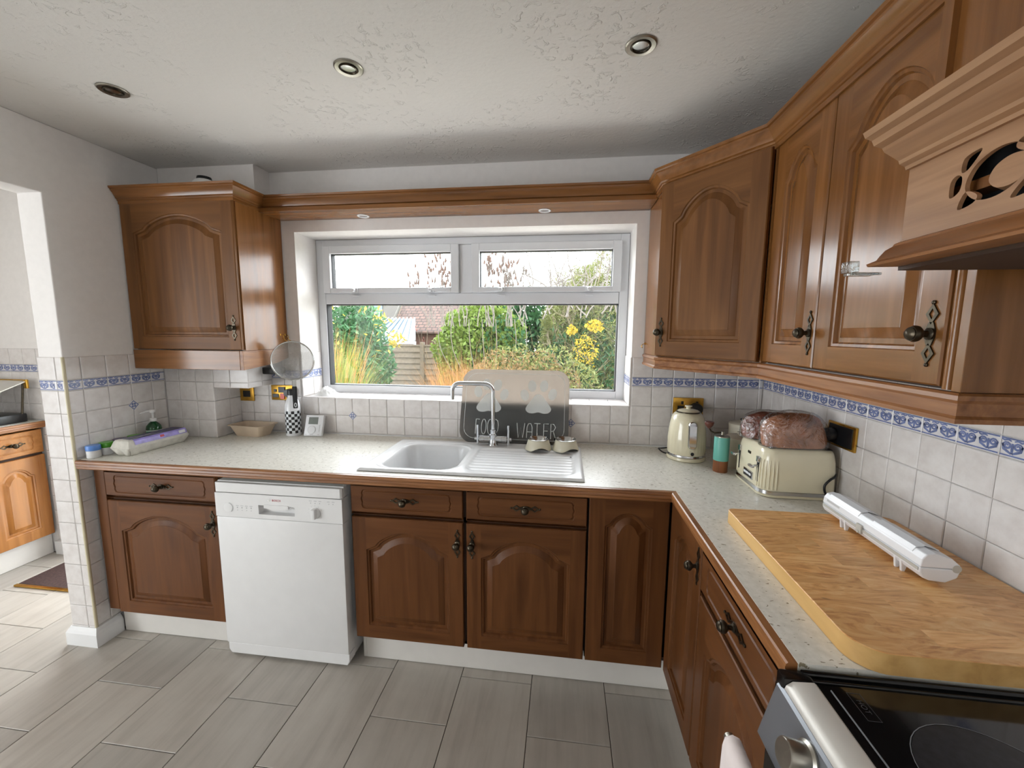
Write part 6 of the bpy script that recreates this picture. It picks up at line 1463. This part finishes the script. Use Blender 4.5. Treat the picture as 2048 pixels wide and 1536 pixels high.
# buddleia seed heads
PB = ((-3.9, 0.7), (5.12, 5.4))
t = plant('buddleia_bush', 'leafless shrub with brown seed heads against the sky', 'shrub', 0)
mb = MB(); tips = []
for k in range(30):
    x = random.uniform(-3.75, -2.95) if k % 2 else random.uniform(-2.75, -1.75); branches(mb, (x, 5.25+random.uniform(-0.1, 0.1), 1.62), (random.gauss(0, 0.18), 0, 1), random.uniform(0.50, 0.80), 0.012, 2, 0.36, 5, tips, 0.35)
for k in range(46):
    branches(mb, (random.uniform(-2.1, 0.5), 5.3, random.uniform(1.7, 2.3)), (random.gauss(0, 0.6), 0.0, 0.9), random.uniform(0.5, 1.0), 0.014, 2, 0.9, 6, None, 0.1)
for k in range(7): x = -3.5+0.3*k+random.uniform(-0.1, 0.1); xb = -2.7+0.1*k; mb.tube(smooth_path([(xb, 5.25, GZ-0.02), (xb*0.6+x*0.4-0.05, 5.27, 0.5), (x+0.03, 5.24, 1.2), (x, 5.25, 1.75)], 3), 0.007, 4)
stuff(fitb(mb).build('stem', 'bark_grey', t))
mb = MB()
for p, d in tips[:230]:
    d = (d+Vector((0, 0, 0.8))).normalized(); l_ = random.uniform(0.07, 0.15); mb.tube([p, p+d*l_*0.25, p+d*l_*0.6, p+d*l_], [0.008, 0.024, 0.017, 0.003], 6)
stuff(fitb(mb).build('seed_heads', 'seed_head', t))
# small bare tree beyond the fence
PB = ((-4.45, -3.9), (6.2, 7.05))
t = plant('bare_sapling', 'small bare pale stemmed sapling with red leaves by the fence post', 'tree', 0)
mb = MB(); tp_ = []; branches(mb, (-4.02, 6.6, GZ), (0.0, 0, 1), 2.2, 0.032, 2, 0.55, 6, tp_); fitb(mb).build('stem', 'bark', t)
mb = MB()
for p, d in tp_: leaves(mb, 6, (p.x, p.y, p.z-0.05), (0.12, 0.12, 0.12), 0.08, 0.05, 0.0)
stuff(fitb(mb).build('foliage', 'leaf_red', t))
PB = ((-5.5, -4.5), (6.4, 7.08))
t = plant('climber_bush', 'yellow green climber leaves above the fence panel', 'climber', 0)
mb = MB(); leaves(mb, 160, (-5.15, 6.7, 1.65), (0.16, 0.2, 0.45), 0.11, 0.06, 0.0); leaves(mb, 120, (-4.75, 6.7, 1.35), (0.22, 0.2, 0.22), 0.10, 0.05, 0.0); stuff(fitb(mb).build('foliage', 'leaf_gold', t)); mb = MB(); branches(mb, (-5.1, 6.75, GZ), (0.05, 0, 1), 2.2, 0.02, 2, 0.4); stuff(fitb(mb).build('stem', 'bark', t))
# far background hedge so that the garden closes
PB = ((-4.5, 4.5), (8.4, 9.6))
t = plant('far_hedge', 'deep green hedge closing the back of the garden at right', 'hedge', 0)
mb = MB(); leaves(mb, 6500, (1.1, 9.0, 1.0), (2.9, 0.5, 2.0), 0.24, 0.10, 0.3); leaves(mb, 6500, (-2.0, 9.0, 0.9), (1.7, 0.5, 1.8), 0.24, 0.10, 0.3); stuff(fitb(mb).build('foliage', 'leaf_dark', t)); mb = MB(); branches(mb, (0.2, 9.0, GZ), (0, 0, 1), 1.5, 0.05, 2); stuff(fitb(mb).build('stem', 'bark', t))
# fence
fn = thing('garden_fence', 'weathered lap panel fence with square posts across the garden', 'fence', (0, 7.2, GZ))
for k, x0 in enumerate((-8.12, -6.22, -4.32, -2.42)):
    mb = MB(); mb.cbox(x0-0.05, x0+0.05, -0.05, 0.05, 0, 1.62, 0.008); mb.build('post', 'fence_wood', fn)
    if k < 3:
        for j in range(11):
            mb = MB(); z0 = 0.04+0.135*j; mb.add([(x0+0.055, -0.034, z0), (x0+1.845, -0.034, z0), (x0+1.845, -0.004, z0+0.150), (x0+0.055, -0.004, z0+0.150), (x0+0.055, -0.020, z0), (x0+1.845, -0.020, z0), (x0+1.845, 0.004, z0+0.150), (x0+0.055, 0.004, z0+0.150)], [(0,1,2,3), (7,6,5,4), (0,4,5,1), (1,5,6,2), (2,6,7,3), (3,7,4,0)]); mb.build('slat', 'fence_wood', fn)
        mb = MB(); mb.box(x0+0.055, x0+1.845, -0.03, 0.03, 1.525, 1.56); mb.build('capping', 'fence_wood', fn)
# neighbour's house with conservatory
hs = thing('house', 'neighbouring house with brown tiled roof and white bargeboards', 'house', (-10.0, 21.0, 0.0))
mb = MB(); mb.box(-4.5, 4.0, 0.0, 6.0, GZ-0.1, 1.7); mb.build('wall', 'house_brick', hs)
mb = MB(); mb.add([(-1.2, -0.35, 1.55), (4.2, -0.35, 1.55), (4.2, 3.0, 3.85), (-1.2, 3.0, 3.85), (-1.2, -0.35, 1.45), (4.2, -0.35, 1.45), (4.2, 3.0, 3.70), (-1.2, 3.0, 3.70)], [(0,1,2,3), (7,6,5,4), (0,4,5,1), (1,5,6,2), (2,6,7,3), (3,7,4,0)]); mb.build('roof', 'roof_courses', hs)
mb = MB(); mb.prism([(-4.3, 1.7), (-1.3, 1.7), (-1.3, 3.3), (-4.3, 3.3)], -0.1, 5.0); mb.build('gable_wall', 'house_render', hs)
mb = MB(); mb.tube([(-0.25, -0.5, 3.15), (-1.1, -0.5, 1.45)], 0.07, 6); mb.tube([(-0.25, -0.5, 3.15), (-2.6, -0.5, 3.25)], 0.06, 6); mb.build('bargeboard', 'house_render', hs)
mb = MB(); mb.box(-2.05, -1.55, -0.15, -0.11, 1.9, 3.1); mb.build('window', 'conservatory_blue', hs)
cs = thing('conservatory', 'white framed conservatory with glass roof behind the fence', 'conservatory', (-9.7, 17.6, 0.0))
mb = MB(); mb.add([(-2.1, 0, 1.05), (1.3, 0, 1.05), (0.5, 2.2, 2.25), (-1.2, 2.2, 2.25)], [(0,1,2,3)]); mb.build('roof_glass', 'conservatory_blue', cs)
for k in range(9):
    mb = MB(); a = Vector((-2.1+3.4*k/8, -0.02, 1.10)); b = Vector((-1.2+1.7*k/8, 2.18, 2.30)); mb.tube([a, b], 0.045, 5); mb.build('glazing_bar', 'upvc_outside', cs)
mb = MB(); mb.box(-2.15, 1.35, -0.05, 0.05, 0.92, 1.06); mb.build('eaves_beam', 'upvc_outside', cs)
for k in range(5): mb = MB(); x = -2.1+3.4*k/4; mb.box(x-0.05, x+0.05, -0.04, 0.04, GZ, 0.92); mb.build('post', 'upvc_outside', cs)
